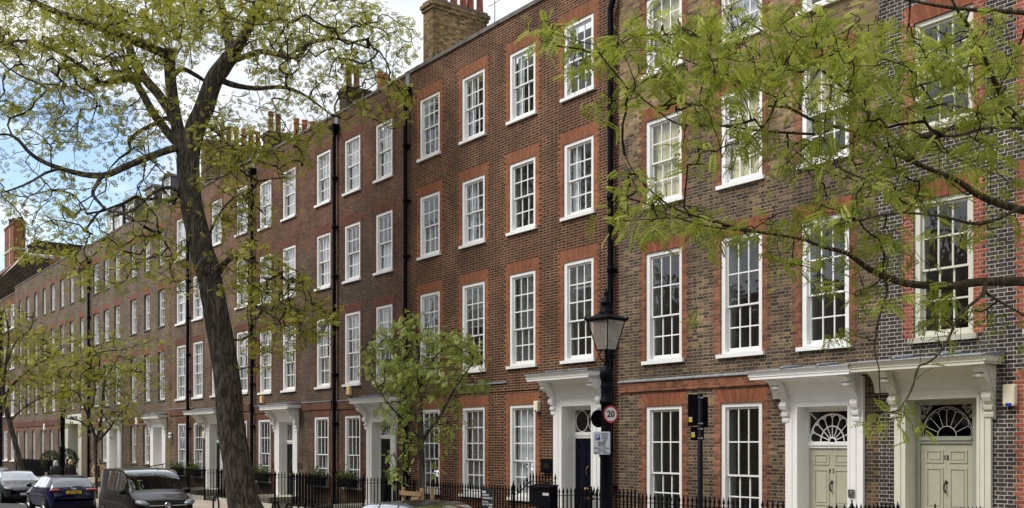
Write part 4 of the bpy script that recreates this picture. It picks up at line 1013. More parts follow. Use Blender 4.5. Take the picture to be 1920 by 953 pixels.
railings('black spear railings with ball post in front of the blue-black house', wx(1660), wx(2100), [(wx(1690), wx(1845))])
railings('black spear railings in front of the mottled house with scarlet trims', wx(1150, 1.5), wx(1470, 1.5), [])
def ex15(m, a, b):
    xr = wx(972, 1.5)
    if a < xr < b:
        rail_bars(m, [(a, RY), (xr, RY)]); x2 = wx(996, 1.5); rail_bars(m, [(xr, RY), (x2, RY)], ramp=lambda t: .36*t); rail_bars(m, [(x2, RY), (b, RY)], top=RT+.36, spear=RS+.36)
    else: rail_bars(m, [(a, RY), (b, RY)])
t15 = railings('black spear railings ramping up beside the letter box and navy door', wx(764, 1.5), wx(1150, 1.5), [(wx(1043, 1.5), wx(1112, 1.5))], ex15)
urn_post(t15, wx(966, 1.5), RY-.03, 1.36)
railings('black spear railings before the narrow house with two flower boxes near', wx(630, 1.5), wx(760, 1.5), [(wx(684, 1.5), wx(726, 1.5))])
railings('black spear railings before the patched red and brown house', wx(478, 1.5), wx(622, 1.5), [(wx(518, 1.5), wx(551, 1.5))])
railings('black spear railings beside the leaning tree trunk and van', wx(322, 1.5), wx(470, 1.5), [(wx(386, 1.5), wx(411, 1.5))])
railings('black railings before the far house with the cream portal', wx(30, 1.5), wx(120, 1.5), [])
hr = thing('handrail', 'thin black handrail climbing the steps of the white doorway behind the van', 'handrail', (wx(285), -1.0, 0))
for px in (284, 312):
    m = MB(); x = wx(px); m.tube([(x, -2.2, .95), (x, -1.2, 1.35), (x, -.1, 1.55)], .028, 6)
    for y, z in ((-2.2, .95), (-1.5, 1.23), (-.8, 1.42), (-.2, 1.53)): m.tube([(x, y, .1), (x, y, z)], .02, 6)
m.build('rail', M['iron'], hr)

def lamp_post(label, loc):
    t = thing('street_lamp', label, 'street lamp', loc, 'old lantern street lamps', local=True)
    m = MB()
    m.lathe((0, 0, 0), [(.20, -.1), (.20, .12), (.17, .16), (.15, .3), (.15, 1.1), (.17, 1.14), (.17, 1.2), (.135, 1.24), (.125, 1.3), (.118, 2.25), (.135, 2.28), (.135, 2.33), (.10, 2.36), (.098, 3.22),
                        (.125, 3.26), (.125, 3.31), (.10, 3.34), (.10, 3.52), (.118, 3.56), (.10, 3.60), (.10, 3.68), (.12, 3.72), (.128, 3.80), (.10, 3.90), (.055, 3.94), (.05, 3.98), (.032, 4.05), (.026, 4.22), (.03, 4.24)], 16)
    m.build('post', M['black'], t)
    z0, z1 = 4.24, 4.79; a, b = .125, .245
    L = MB()
    cb = [(a*sx, a*sy, z0) for sx, sy in ((-1, -1), (1, -1), (1, 1), (-1, 1))]; ct = [(b*sx, b*sy, z1) for sx, sy in ((-1, -1), (1, -1), (1, 1), (-1, 1))]
    for p, q in zip(cb, ct): L.tube([p, q], .011, 6)
    for k in range(4): L.tube([cb[k], cb[(k+1) % 4]], .015, 6); L.tube([ct[k], ct[(k+1) % 4]], .018, 6)
    for ang in range(4):                       # scrolled ears under the glass
        an = math.pi/4+ang*math.pi/2+math.pi/4
        pts = [(math.cos(an)*(.03+.16*math.sin(e/9*math.pi*.9)+.02*e/9), math.sin(an)*(.03+.16*math.sin(e/9*math.pi*.9)+.02*e/9), 4.02+.22*e/9) for e in range(10)]
        L.tube(pts, .008, 5)
    L.build('lantern_frame', M['black'], t)
    r = MB(); e = b+.035
    r.raw([(-e, -e, z1), (e, -e, z1), (e, e, z1), (-e, e, z1), (-e, -e, z1+.035), (e, -e, z1+.035), (e, e, z1+.035), (-e, e, z1+.035), (-.10, -.10, z1+.13), (.10, -.10, z1+.13), (.10, .10, z1+.13), (-.10, .10, z1+.13)],
          [(0,1,5,4), (1,2,6,5), (2,3,7,6), (3,0,4,7), (4,5,9,8), (5,6,10,9), (6,7,11,10), (7,4,8,11), (8,9,10,11)])
    for sx, sy in ((-1, -1), (1, -1), (1, 1), (-1, 1)): r.lathe((e*sx, e*sy, z1+.03), [(.02, -.02), (.016, .03), (.002, .06)], 6)
    r.lathe((0, 0, z1), [(.135, .12), (.14, .16), (.12, .18), (.12, .20), (.105, .22), (.10, .30), (.112, .315), (.112, .335), (.085, .35), (.075, .41), (.045, .44), (.04, .47), (.055, .50), (.03, .54), (.012, .56), (.018, .585), (.002, .62)], 16)
    r.build('lantern_roof', M['black'], t)
    g = MB(); f = .99
    for k in range(4): g.face([[c*f for c in cb[k][:2]]+[z0], [c*f for c in cb[(k+1) % 4][:2]]+[z0], [c*f for c in ct[(k+1) % 4][:2]]+[z1], [c*f for c in ct[k][:2]]+[z1]])
    g.build('lantern_glass', M['lampglass'], t, fix=False)
    q = MB(); q.lathe((0, 0, z0+.1), [(.02, 0), (.02, .16), (.045, .18), (.05, .34), (.03, .40)], 10); q.box(-.11, .11, -.11, .11, z0+.002, z0+.012); q.build('burner', M['white2'], t)
    return t
LP = on(1137, 5.15); LP.z = PAVE
lamp = lamp_post('tall black lantern street lamp by the navy door carrying road signs', LP); lamp.rotation_euler.z = math.radians(8)
p = on(117, 5.15); p.z = PAVE
copy_thing(lamp, p, 'black lantern street lamp far along the pavement beside the people', rz=math.radians(20))
CAMXY = Vector((0, -DIST, 0))
def facing(loc):
    n = (CAMXY-Vector((loc[0], loc[1], 0))).normalized(); return n, Vector((-n.y, n.x, 0))      # normal, right-hand side as seen
# 20 roundel, faces up the street
s20 = thing('speed_sign', 'round red-rimmed 20 speed sign on the lantern post', 'road sign', (LP.x+.14, LP.y, 3.08))
def disc_sign(t, c, n, r, matback, front=None):
    n = Vector(n).normalized(); x = Vector((-n.y, n.x, 0)); z = Vector((0, 0, 1))
    def ring(m, r0, r1, off, N=40):
        vs = []
        for k in range(N):
            a = 2*math.pi*k/N; d = x*math.cos(a)+z*math.sin(a)
            vs += [c+d*r0+n*off, c+d*r1+n*off]
        m.raw(vs, [(2*k, 2*k+1, (2*k+3) % (2*N), (2*k+2) % (2*N)) for k in range(N)])
    m = MB(); vs = []; N = 40
    for off in (0, .012):
        for k in range(N): a = 2*math.pi*k/N; vs.append(c+(x*math.cos(a)+z*math.sin(a))*r+n*off)
    m.raw(vs, [tuple(range(N))[::-1], tuple(range(N, 2*N))] + [(k, (k+1) % N, N+(k+1) % N, N+k) for k in range(N)])
    m.build('sign_plate', matback, t)
    if front:
        m = MB(); ring(m, r*.78, r*.99, .0145); m.build('red_rim', M['sign_red'], t, fix=False)
        m = MB(); m.raw([c+(x*math.cos(2*math.pi*k/N)+z*math.sin(2*math.pi*k/N))*r*.79+n*.0135 for k in range(N)], [tuple(range(N))]); m.build('sign_face', M['sign_white'], t, fix=False)
        text_mesh(front, r*1.02, M['ink'], t, c+n*.0155, x, (0, 0, 1), .001, bold=.035)
    k = MB(); k.box(c.x-.05-n.x*.08, c.x+.05-n.x*.08, c.y-.03, c.y+.03, c.z-.02, c.z+.02); k.build('clamp', M['black'], t)
zs = wz(1141, 777, 5.2)
disc_sign(s20, Vector((LP.x+.15, LP.y-.035, zs)), (1, -.16, 0), .162, M['black'], '20')
sb = thing('round_sign', 'back of a black round sign behind the 20 speed sign', 'road sign', (LP.x-.16, LP.y-.1, zs-.08))
disc_sign(sb, Vector((LP.x-.15, LP.y-.06, zs-.075)), (-1, .1, 0), .165, M['black'])
ps = thing('parking_sign', 'pale grey parking permit sign with blue P on the lantern post', 'parking sign', (LP.x+.05, LP.y-.15, 2.4))
n, rgt = facing(LP)
pc = LP + n*.16 - rgt*.085; s_ = F/((pc-CAMXY).dot(Vector((-CA, SA, 0)))); pw, ph = 31.5/s_, 43./s_
pc.z = EYE-(831-831.5)/s_ - 0/s_ + (0); pc.z = EYE + (VY-831.)/s_
def plate(t, c, n, w, h, mat, name='sign_plate', th=.006):
    n = Vector(n).normalized(); x = Vector((-n.y, n.x, 0)); z = Vector((0, 0, 1)); m = MB(); r = min(w, h)*.08
    out = []
    for sx, sz, a0 in ((1, 1, 0), (-1, 1, 90), (-1, -1, 180), (1, -1, 270)):
        for e in range(4):
            a = math.radians(a0+30*e); out.append((sx*(w/2-r)+r*math.cos(a), sz*(h/2-r)+r*math.sin(a)))
    N = len(out)
    vs = [c+x*a+z*b+n*o for o in (-th, 0) for a, b in out]
    m.raw(vs, [tuple(range(N))[::-1], tuple(range(N, 2*N))] + [(k, (k+1) % N, N+(k+1) % N, N+k) for k in range(N)])
    return m.build(name, mat, t)
plate(ps, pc, n, pw, ph, M['sign_grey'])
plate(ps, pc-rgt*pw*.24+Vector((0, 0, ph*.26))+n*.003, n, pw*.25, ph*.245, M['sign_blue'], 'blue_panel', .002)
text_mesh('P', ph*.25, M['sign_white'], ps, pc-rgt*pw*.24+Vector((0, 0, ph*.26))+n*.0045, rgt, (0, 0, 1), .001)
for k, tx in enumerate(('Resident', 'permit', 'holders', 'only')):
    text_mesh(tx, ph*.088, M['ink'], ps, pc+rgt*pw*.18+Vector((0, 0, ph*(.405-.098*k)))+n*.002, rgt, (0, 0, 1), .001)
plate(ps, pc+Vector((0, 0, ph*.005))+n*.003, n, pw*.42, ph*.11, M['ink'], 'zone_panel', .002)
text_mesh('CA-D', ph*.095, M['sign_white'], ps, pc+Vector((0, 0, ph*.005))+n*.0045, rgt, (0, 0, 1), .001)
for k, tx in enumerate(('Mon-Fri', '8.30 am - 6.30 pm', 'Saturday', '8.30 am - 1.30 pm')):
    text_mesh(tx, ph*.092, M['ink'], ps, pc+Vector((0, 0, -ph*(.115+.103*k)))+n*.002, rgt, (0, 0, 1), .001)
# sign post seen from behind
tp = on(1313, 5.2); tp.z = PAVE
ts = thing('sign_post', 'black post with boxed signs seen from behind, yellow stickers on them', 'sign post', tp)
n, rgt = facing(tp); sT = F/((tp-CAMXY).dot(Vector((-CA, SA, 0)))); zT = lambda y: EYE+(VY-y)/sT
m = MB(); m.lathe((tp.x, tp.y, 0), [(.07, PAVE-.1), (.07, PAVE+.6), (.043, PAVE+.66), (.04, zT(739)), (.02, zT(738))], 14); m.build('post', M['black'], ts)
def sbox(px0, px1, y0, y1, back, th, mat, name):
    c = tp + rgt*((px0+px1)/2-1313)/sT - n*back; c.z = (zT(y0)+zT(y1))/2
    return plate(ts, c, n, (px1-px0)/sT, abs(zT(y0)-zT(y1)), mat, name, th)
sbox(1290, 1318, 739, 798.5, .045, .05, M['black'], 'sign_box'); sbox(1312, 1327.5, 744, 802, .10, .05, M['black'], 'sign_box'); sbox(1295, 1320, 800.5, 826, .045, .05, M['black'], 'sign_box')
for a, b, c_, d in ((1291.5, 1298, 782, 791.5), (1296.5, 1303, 810.5, 820)):
    o = sbox(a, b, c_, d, .042, .002, M['sign_yellow'], 'sticker'); sbox(a, b, c_, c_+2.6, .0405, .0015, M['sign_white'], 'sticker')
m = MB()
for y in (746, 794.5, 804.5, 822): m.lathe((tp.x, tp.y, zT(y)), [(.045, -.012), (.047, 0), (.045, .012)], 14)
m.build('clamp', M['steel'], ts)
# estate agent board on the railings
bx = on(913, 1.66); eb = thing('agent_board', 'dark slate letting board with white lettering tied to the railings', 'letting board', (bx.x, bx.y, PAVE+.6))
n = Vector((.22, -1, 0)).normalized(); x_ = Vector((-n.y, n.x, 0)); s9 = F/depth_on(913, 1.66); hB_ = 40/s9; wB_ = .40
cB_ = Vector((bx.x, bx.y, wz(913, 937, 1.66)))
plate(eb, cB_, n, wB_, hB_, M['board'], 'board', .012)
for k, (tx, sz, zz, al) in enumerate((('OFFICE', .075, .12, -.17), ('WORKSPACE', .062, .04, -.17), ('ENQUIRIES', .045, -.06, -.17), ('020 7102 2000', .062, -.135, -.17), ('ONE', .06, -.21, .06))):
    text_mesh(tx, sz, M['sign_white'], eb, cB_+x_*al+Vector((0, 0, zz))+n*.003, x_, (0, 0, 1), .001, 'LEFT')
m = MB(); c = cB_+x_*-.10+Vector((0, 0, .21))+n*.004; m.face([c-x_*.07-Vector((0, 0, .03)), c+x_*.07-Vector((0, 0, .03)), c+x_*.05+Vector((0, 0, .03)), c-x_*.07+Vector((0, 0, .03))]); m.build('logo_panel', M['sign_grey'], eb, fix=False)
# letter box on the railings by the navy door
lx = on(1019, 1.65); lb = thing('letter_box', 'black metal letter box with pale slot beside the navy door', 'letter box', (lx.x, lx.y, PAVE+.5))
z0, z1 = wz(1019, 949, 1.65), wz(1019, 915, 1.65); a, b = wx(1000, 1.65), wx(1040, 1.65)
m = MB(); m.prism([(-1.66-.13, z0), (-1.55, z0), (-1.55, z1+.06), (-1.66-.13, z1)], a, b, 'x'); m.prism([(-1.66-.17, z1+.001), (-1.54, z1+.062), (-1.54, z1+.09), (-1.66-.17, z1+.03)], a-.03, b+.03, 'x'); m.box(a+.05, b-.05, -1.55, -1.5, PAVE+.0, z0-.001); m.build('box', M['black'], lb)
m = MB(); xm, zm = wx(1024, 1.79), wz(1024, 927, 1.79); m.box(xm-.155, xm+.155, -1.80, -1.79, zm-.05, zm+.05); m.build('slot_frame', M['bronze'], lb)
m = MB(); m.box(xm-.12, xm+.12, -1.806, -1.80, zm-.032, zm+.032); m.build('slot', M['sign_white'], lb)
# cycle stands
def hoop(label, px, p, ytop):
    c = on(px, p); c.z = PAVE; t = thing('cycle_stand', label, 'cycle stand', c, 'round black cycle stands on the pavement', local=True)
    r = .26; h = wz(px, ytop, p)-PAVE; pts = [(-r, 0, -.1), (-r, 0, h-r)] + [(-r*math.cos(math.pi*k/14), 0, h-r+r*math.sin(math.pi*k/14)) for k in range(1, 14)] + [(r, 0, h-r), (r, 0, -.1)]
    m = MB(); m.tube(pts, .032, 8); m.build('hoop', M['iron'], t)
    m = MB()
    for sx in (-1, 1): m.lathe((sx*r, 0, 0), [(.07, 0), (.07, .01), (.04, .02)], 10)
    m.build('foot_plate', M['iron'], t); return t
hoop('black cycle stand between the van and the leaning trunk', 405, 5.0, 931)
for px, y, lb_ in ((517, 941, 'black cycle stand nearest the trunk in a line of stands'), (542, 945, 'black cycle stand, second from the trunk in the line'), (566, 942, 'black cycle stand, third from the trunk in the line'),
                   (591, 946, 'black cycle stand, fourth from the trunk in the line'), (617, 950, 'black cycle stand at the end of the line nearest the parked estate car')):
    hoop(lb_, px, 4.85 if y != 942 else 4.5, y)

# leafy things ---------------------------------------------------------------
def leaf_cloud(parent, name, centers, mat, size, shape='oval', droop=.3, tone=None, seed=3, hang=0.):
    """many leaf-sized faces; centers: (N,3) world points"""
    g = np.random.default_rng(seed); N = len(centers); c = np.asarray(centers, float)
    if shape == 'oval':
        tv = np.array([[0, 0, 0], [.5, .28, .03], [1, 0, -.06], [.5, -.28, .03]]); tf = [(0, 1, 2, 3)]
    elif shape == 'frond5':      # pinnate leaf, a few broad leaflets
        tv, tf = [], []
        for k, (x, sd) in enumerate([(.15, 1), (.15, -1), (.42, 1), (.42, -1), (.68, 1), (.68, -1), (.82, 0)]):
            dx, dy = (.26, .36*sd) if sd else (.34, 0.); nx, ny = -dy, dx; l = math.hypot(nx, ny); nx, ny = nx/l*.115, ny/l*.115
            b0 = len(tv); tv += [(x, 0, 0), (x+dx*.5+nx, dy*.5+ny, .02), (x+dx, dy, -.07), (x+dx*.5-nx, dy*.5-ny, .02)]; tf.append((b0, b0+1, b0+2, b0+3))
        tv = np.array(tv)
    elif shape == 'frond':       # long pinnate leaf, many narrow leaflets, arching
        tv, tf = [], []; n = 8
        for k in range(n):
            x = .10+.82*k/n; arch_ = -.22*x*x; ln = .22*(1-.35*abs(k/n-.4))
            for sd in (1, -1):
                dx, dy = ln*.42, ln*sd; nx, ny = -dy, dx; l = math.hypot(nx, ny); nx, ny = nx/l*.052, ny/l*.052
                b0 = len(tv); tv += [(x, 0, arch_), (x+dx*.5+nx, dy*.5+ny, arch_+.012), (x+dx, dy, arch_-.05), (x+dx*.5-nx, dy*.5-ny, arch_+.012)]; tf.append((b0, b0+1, b0+2, b0+3))
        b0 = len(tv); tv += [(.9, 0, -.18), (1.0, .04, -.22), (1.12, 0, -.30), (1.0, -.04, -.22)]; tf.append((b0, b0+1, b0+2, b0+3))
        tv = np.array(tv)
    T = len(tv)
    az = g.uniform(0, 2*math.pi, N); el = g.normal(-droop, .45, N); ro = g.normal(0, .8, N); sz = size*g.uniform(.6, 1.25, N)
    ca, sa, ce, se = np.cos(az), np.sin(az), np.cos(el), np.sin(el)
    X = np.stack([ca*ce, sa*ce, se], 1); Y = np.stack([-sa, ca, 0*ca], 1); Z = np.cross(X, Y)
    Y2 = Y*np.cos(ro)[:, None]+Z*np.sin(ro)[:, None]; Z2 = np.cross(X, Y2)
    V = c[:, None, :] + sz[:, None, None]*(tv[None, :, 0:1]*X[:, None, :]+tv[None, :, 1:2]*Y2[:, None, :]+tv[None, :, 2:3]*Z2[:, None, :])
    V = V.reshape(-1, 3) - np.array(ORG.get(parent.name, (0, 0, 0)))
    tf = np.array(tf); Fc = (np.arange(N)[:, None, None]*T + tf[None]).reshape(-1, 4)
    me = bpy.data.meshes.new(name); nf = len(Fc)
    me.vertices.add(len(V)); me.vertices.foreach_set('co', V.astype(np.float32).ravel())
    me.loops.add(nf*4); me.loops.foreach_set('vertex_index', Fc.astype(np.int32).ravel())
    me.polygons.add(nf); me.polygons.foreach_set('loop_start', np.arange(0, nf*4, 4, dtype=np.int32)); 
    me.update(calc_edges=True); me.validate(); me.materials.append(mat)
    tn = g.uniform(0, 1, N) if tone is None else np.clip(np.asarray(tone)+g.normal(0, .16, N), 0, 1)
    at = me.attributes.new('tone', 'FLOAT', 'POINT'); at.data.foreach_set('value', np.repeat(tn, T).astype(np.float32))
    o = bpy.data.objects.new(name, me); col.objects.link(o); o.parent = parent; ORG[o.name] = ORG.get(parent.name, Vector((0, 0, 0)))
    return o
def planter(label, pxa, pxb, zs):
    a, b = wx(pxa)+.02, wx(pxb)-.02; t = thing('window_box', label, 'window box', ((a+b)/2, -.16, zs), 'planted boxes on the ground floor sills')
    m = MB(); m.prism([(-.34, zs+.26), (-.31, zs+.005), (-.085, zs+.005), (-.085, zs+.26)], a, b, 'x'); m.build('trough', M['black'], t)
    m = MB(); m.box(a+.02, b-.02, -.325, -.095, zs+.261, zs+.275); m.build('soil', M['soil'], t)
    g = np.random.default_rng(int(pxa)); N = 420
    c = np.stack([g.uniform(a-.03, b+.03, N), g.uniform(-.40, -.06, N), zs+.26+np.abs(g.normal(0, .17, N))], 1)
    leaf_cloud(t, 'foliage', c, M['leafP'], .10, 'oval', -.4, seed=int(pxb))
    c = np.stack([g.uniform(a, b, 16), g.uniform(-.42, -.3, 16), zs+.26+g.uniform(-.02, .22, 16)], 1)
    leaf_cloud(t, 'blossom', c, M['flower'], .05, 'oval', -.2, seed=3)
zsg = zr(RG[1])+.085
planter('black window box of green plants right of the scrolled door hood, left of a downpipe', 589, 616, zsg); planter('black window box of green plants with red flowers beside the wide white door hood', 646, 675, zsg)
planter('black window box of plants left of the black door with a lattice fanlight', 484, 507, zsg); planter('black window box of plants just left of the trunk top of railings', 362.5, 380, zsg); planter('black window box of plants left of the downpipe behind the van', 333, 348, zsg)
def topiary(label, px, y, p, r):
    c = on(px, p); c.z = wz(px, y, p); t = thing('topiary_bush', label, 'bush', (c.x, c.y, PAVE), 'clipped box bushes by the cream portal')
    g = np.random.default_rng(int(px)); v = g.normal(0, 1, (2600, 3)); v /= np.linalg.norm(v, axis=1)[:, None]; rr = r*(1-np.abs(g.normal(0, .07, 2600)))*(1+.05*np.sin(v[:, 0]*5+v[:, 2]*7))
    leaf_cloud(t, 'foliage', np.array(c)+v*rr[:, None], M['leafD'], .10, 'oval', -.1, seed=4)
    m = MB(); m.lathe((c.x, c.y, 0), [(.05, PAVE+.4), (.05, c.z)], 8); m.build('stem', M['twig'], t)
    m = MB(); m.prism([(-.28, PAVE), (.28, PAVE), (.33, PAVE+.55), (-.33, PAVE+.55)], c.y-.3, c.y+.3, 'y')
    m.v = [(x+c.x, y_, z) for x, y_, z in m.v]; m.build('tub', M['coping'], t)
topiary('round clipped box bush, left of the pair by the cream portal', 95, 862, 1.3, .62); topiary('round clipped box bush, right of the pair by the cream portal', 126, 861, 1.9, .62)
# ---------------------------------------------------------------- trees
from mathutils import noise as mnoise
class Tree:
    def __init__(s, name, label, cat, base, group, Z, seed):
        s.root = thing(name, label, cat, base, group); s.Z = Z; s.P = []; s.par = []; s.R = []; s.limbs = []; s.g = np.random.default_rng(seed); s.paths = []; s.tips = []
    def limb(s, pts, z0=0., z1=0., n=5):
        """pts: (px, y, width in px); z0..z1 depth offset along it"""
        k = len(pts); W = [P3(p[0], p[1], s.Z+z0+(z1-z0)*i/(k-1)) for i, p in enumerate(pts)]; r = [p[2]*(s.Z+z0+(z1-z0)*i/(k-1))/F/2 for i, p in enumerate(pts)]
        out, ro = [], []
        for i in range(k-1):
            a, b, c, d = W[max(i-1, 0)], W[i], W[i+1], W[min(i+2, k-1)]
            for q in range(n):
                t = q/n; out.append(.5*((2*b)+(c-a)*t+(2*a-5*b+4*c-d)*t*t+(3*b-a-3*c+d)*t**3)); ro.append(r[i]+(r[i+1]-r[i])*t)
        out.append(W[-1]); ro.append(r[-1])
        base = len(s.P)
        for i, (p, q) in enumerate(zip(out, ro)):
            s.P.append(np.array(p)); s.par.append(base+i-1 if i else -1); s.R.append(q)
        s.limbs.append((out, ro))
    def grow(s, att, seg=.5, wob=.10, sag=.0, reach=None):
        """link each leaf cluster to the nearest living node with a thin crooked twig"""
        P = np.zeros((len(s.P)+len(att)*8, 3)); n = len(s.P); P[:n] = np.array(s.P); par = list(s.par); nl = n
        d0 = np.array([np.min(np.sum((P[:n]-a)**2, 1)) for a in att]); order = np.argsort(d0)
        cnt = {}
        for oi in order:
            a = att[oi]; dd = np.sum((P[:n]-a)**2, 1); j = int(np.argmin(dd)); L = math.sqrt(dd[j])
            if reach and L > reach: continue
            k = max(3, min(7, int(L/seg)+2)); prev = j; path = [j]
            off = s.g.normal(0, wob*L, 3)
            for q in range(1, k+1):
                t = q/k; p = P[j]*(1-t)+a*t + off*math.sin(math.pi*t) + s.g.normal(0, wob*L*.14, 3)*(q < k) + np.array([0, 0, sag*L*math.sin(math.pi*t)])
                P[n] = p; par.append(prev); prev = n; path.append(n); n += 1
            s.paths.append(path); s.tips.append(oi)
        s.allP = P[:n]; s.allpar = par; s.nl = nl
        load = np.zeros(n)
        for path in s.paths: load[path[-1]] += 1
        for i in range(n-1, nl-1, -1):
            if par[i] >= 0: load[par[i]] += load[i]
        s.load = load
    def meshes(s, bark, twigmat, r0, pw=.45, sides=4):
        m = MB()
        for k, (pts, rad) in enumerate(s.limbs):
            m2 = m
            i0 = len(m.v); ns = 28 if k == 0 else (16 if rad[0] > .12 else 8)
            m2.tube(pts, rad, ns)
            if rad[0] > .1:              # lobed, knotty surface instead of a turned pole
                for q in range(len(pts)):
                    c = Vector(pts[q])
                    for j in range(ns):
                        v = Vector(m.v[i0+q*ns+j]); d = v-c; th = 2*math.pi*j/ns
                        w = 1 + .045*math.sin(3*th+c.z*.5+k) + .05*mnoise.noise((v.x*2.2, v.y*2.2, c.z*.7)) + .05*mnoise.noise((v.x*6, v.y*6, c.z*1.1))
                        m.v[i0+q*ns+j] = tuple(c+d*w)
        m.build('trunk', bark, s.root)
        t = MB()
        for path in s.paths:
            pts = [s.allP[i] for i in path]; rr = [r0*max(1, s.load[i])**pw for i in path]; rr[0] = min(rr[0], rr[1]*1.25) if path[0] < s.nl else rr[0]
            if path[0] < s.nl: rr[0] = rr[1]*1.3
            t.tube(pts, rr, sides, cap=False)
        t.build('branch_sprays', twigmat, s.root, fix=False)
def ellip(g, regs, dens):
    out = []
    for (x, y, rx, ry, w) in regs:
        n = max(1, int(math.pi*rx*ry*dens*w))
        r = np.sqrt(g.uniform(0, 1, n)); a = g.uniform(0, 2*math.pi, n); out += [(x+rx*r[i]*math.cos(a[i]), y+ry*r[i]*math.sin(a[i])) for i in range(n)]
    return out
def leaves(T, att, mat, per, spread, size, shape, droop, name='crown', seed=5, drop=0.):
    g = T.g; tips = [att[i] for i in T.tips]; c = []; tone = []
    for a in tips:
        n = max(1, g.poisson(per)); tt = g.uniform(.15, .85)
        for _ in range(n):
            c.append(a+g.normal(0, 1, 3)*np.array([spread, spread, spread*.65])-np.array([0, 0, drop])); tone.append(tt)
    return leaf_cloud(T.root, name, np.array(c), mat, size, shape, droop, tone, seed)

# big leaning street tree, left
ZL = F*(DIST-5.0)/(CA*(462-VX)); bL = on(470, 5.0); bL.z = PAVE
TL = Tree('street_tree', 'big leaning dark-barked tree with olive spring leaves beside the van', 'tree', bL, 'street trees in young leaf', ZL, 3)
TL.limb([(478, 1010, 74), (468, 975, 64), (455, 938, 58), (446, 880, 55), (433, 800, 49), (427, 720, 48), (414, 630, 46), (401, 560, 45), (391, 510, 45), (379, 470, 44), (367, 420, 42), (357, 372, 40), (353, 320, 40), (354, 285, 42), (366, 240, 37), (383, 200, 36), (400, 152, 33), (418, 124, 31), (436, 100, 27)])
TL.limb([(436, 100, 24), (428, 70, 18), (420, 35, 16), (410, -10, 14), (400, -60, 10), (380, -130, 5)], 0, .8)
TL.limb([(438, 100, 24), (455, 72, 20), (474, 30, 18), (492, -15, 15), (520, -70, 10), (560, -140, 5)], 0, -1.2)
TL.limb([(425, 118, 14), (460, 106, 11), (490, 97, 10), (530, 104, 10), (560, 106, 9), (575, 85, 8), (600, 76, 7), (640, 74, 5), (690, 90, 3)], 0, -2.0)
TL.limb([(412, 150, 13), (440, 160, 11), (480, 166, 9), (530, 164, 7), (570, 178, 5), (620, 215, 3)], 0, 1.2)
TL.limb([(350, 305, 28), (338, 265, 25), (328, 215, 22), (321, 165, 21), (318, 125, 21), (316, 95, 22)], 0, .3)
TL.limb([(314, 104, 18), (295, 95, 18), (265, 82, 17), (216, 62, 16), (166, 44, 14), (100, 20, 11), (40, -8, 8), (-40, -40, 4)], 0, -2.2)
TL.limb([(330, 225, 20), (300, 180, 18), (274, 150, 17), (252, 117, 16), (237, 76, 15), (201, 22, 13), (175, -20, 10), (130, -90, 5)], .2, 1.6)
TL.limb([(340, 275, 20), (318, 252, 17), (287, 211, 15), (262, 166, 13), (236, 128, 11), (200, 108, 8), (140, 96, 5)], 0, 2.4)
TL.limb([(262, 150, 13), (244, 149, 12), (215, 150, 11), (191, 157, 10), (172, 140, 9), (150, 122, 8), (100, 92, 7), (50, 77, 6), (0, 82, 4), (-50, 95, 3)], 1.2, -1.5)
TL.limb([(347, 282, 16), (330, 278, 14), (287, 292, 13), (237, 312, 12), (200, 328, 12), (161, 328, 11), (116, 317, 9), (78, 302, 8), (55, 286, 7), (32, 261, 6), (8, 252, 4), (-30, 262, 2)], 0, -2.6)
TL.limb([(192, 330, 8), (182, 345, 8), (174, 363, 7), (186, 380, 6), (201, 393, 5), (235, 402, 4), (270, 425, 3)], -1.5, -2.2)
TL.limb([(110, 317, 6), (85, 325, 5), (50, 345, 4), (10, 360, 3)], -2, -3.2)
TL.limb([(330, 236, 10), (312, 222, 9), (285, 235, 8), (262, 247, 8), (243, 264, 7), (244, 282, 6), (225, 296, 4)], .1, 1.5)
TL.limb([(318, 150, 12), (340, 130, 9), (368, 142, 8), (395, 160, 5)], .2, .8)
TL.limb([(356, 372, 9), (334, 358, 8), (315, 352, 7), (290, 360, 6), (266, 381, 5), (244, 397, 4), (215, 405, 3)], 0, -1.6)
TL.limb([(410, 510, 14), (420, 495, 11), (438, 482, 9), (460, 486, 6), (500, 500, 4), (540, 530, 3)], 0, -1.5)
TL.limb([(378, 470, 6), (392, 440, 5), (412, 400, 4), (440, 370, 3), (480, 350, 2)], 0, -.8)
TL.limb([(352, 230, 6), (385, 235, 5), (420, 262, 4), (455, 310, 3), (470, 370, 2)], 0, 1.0)
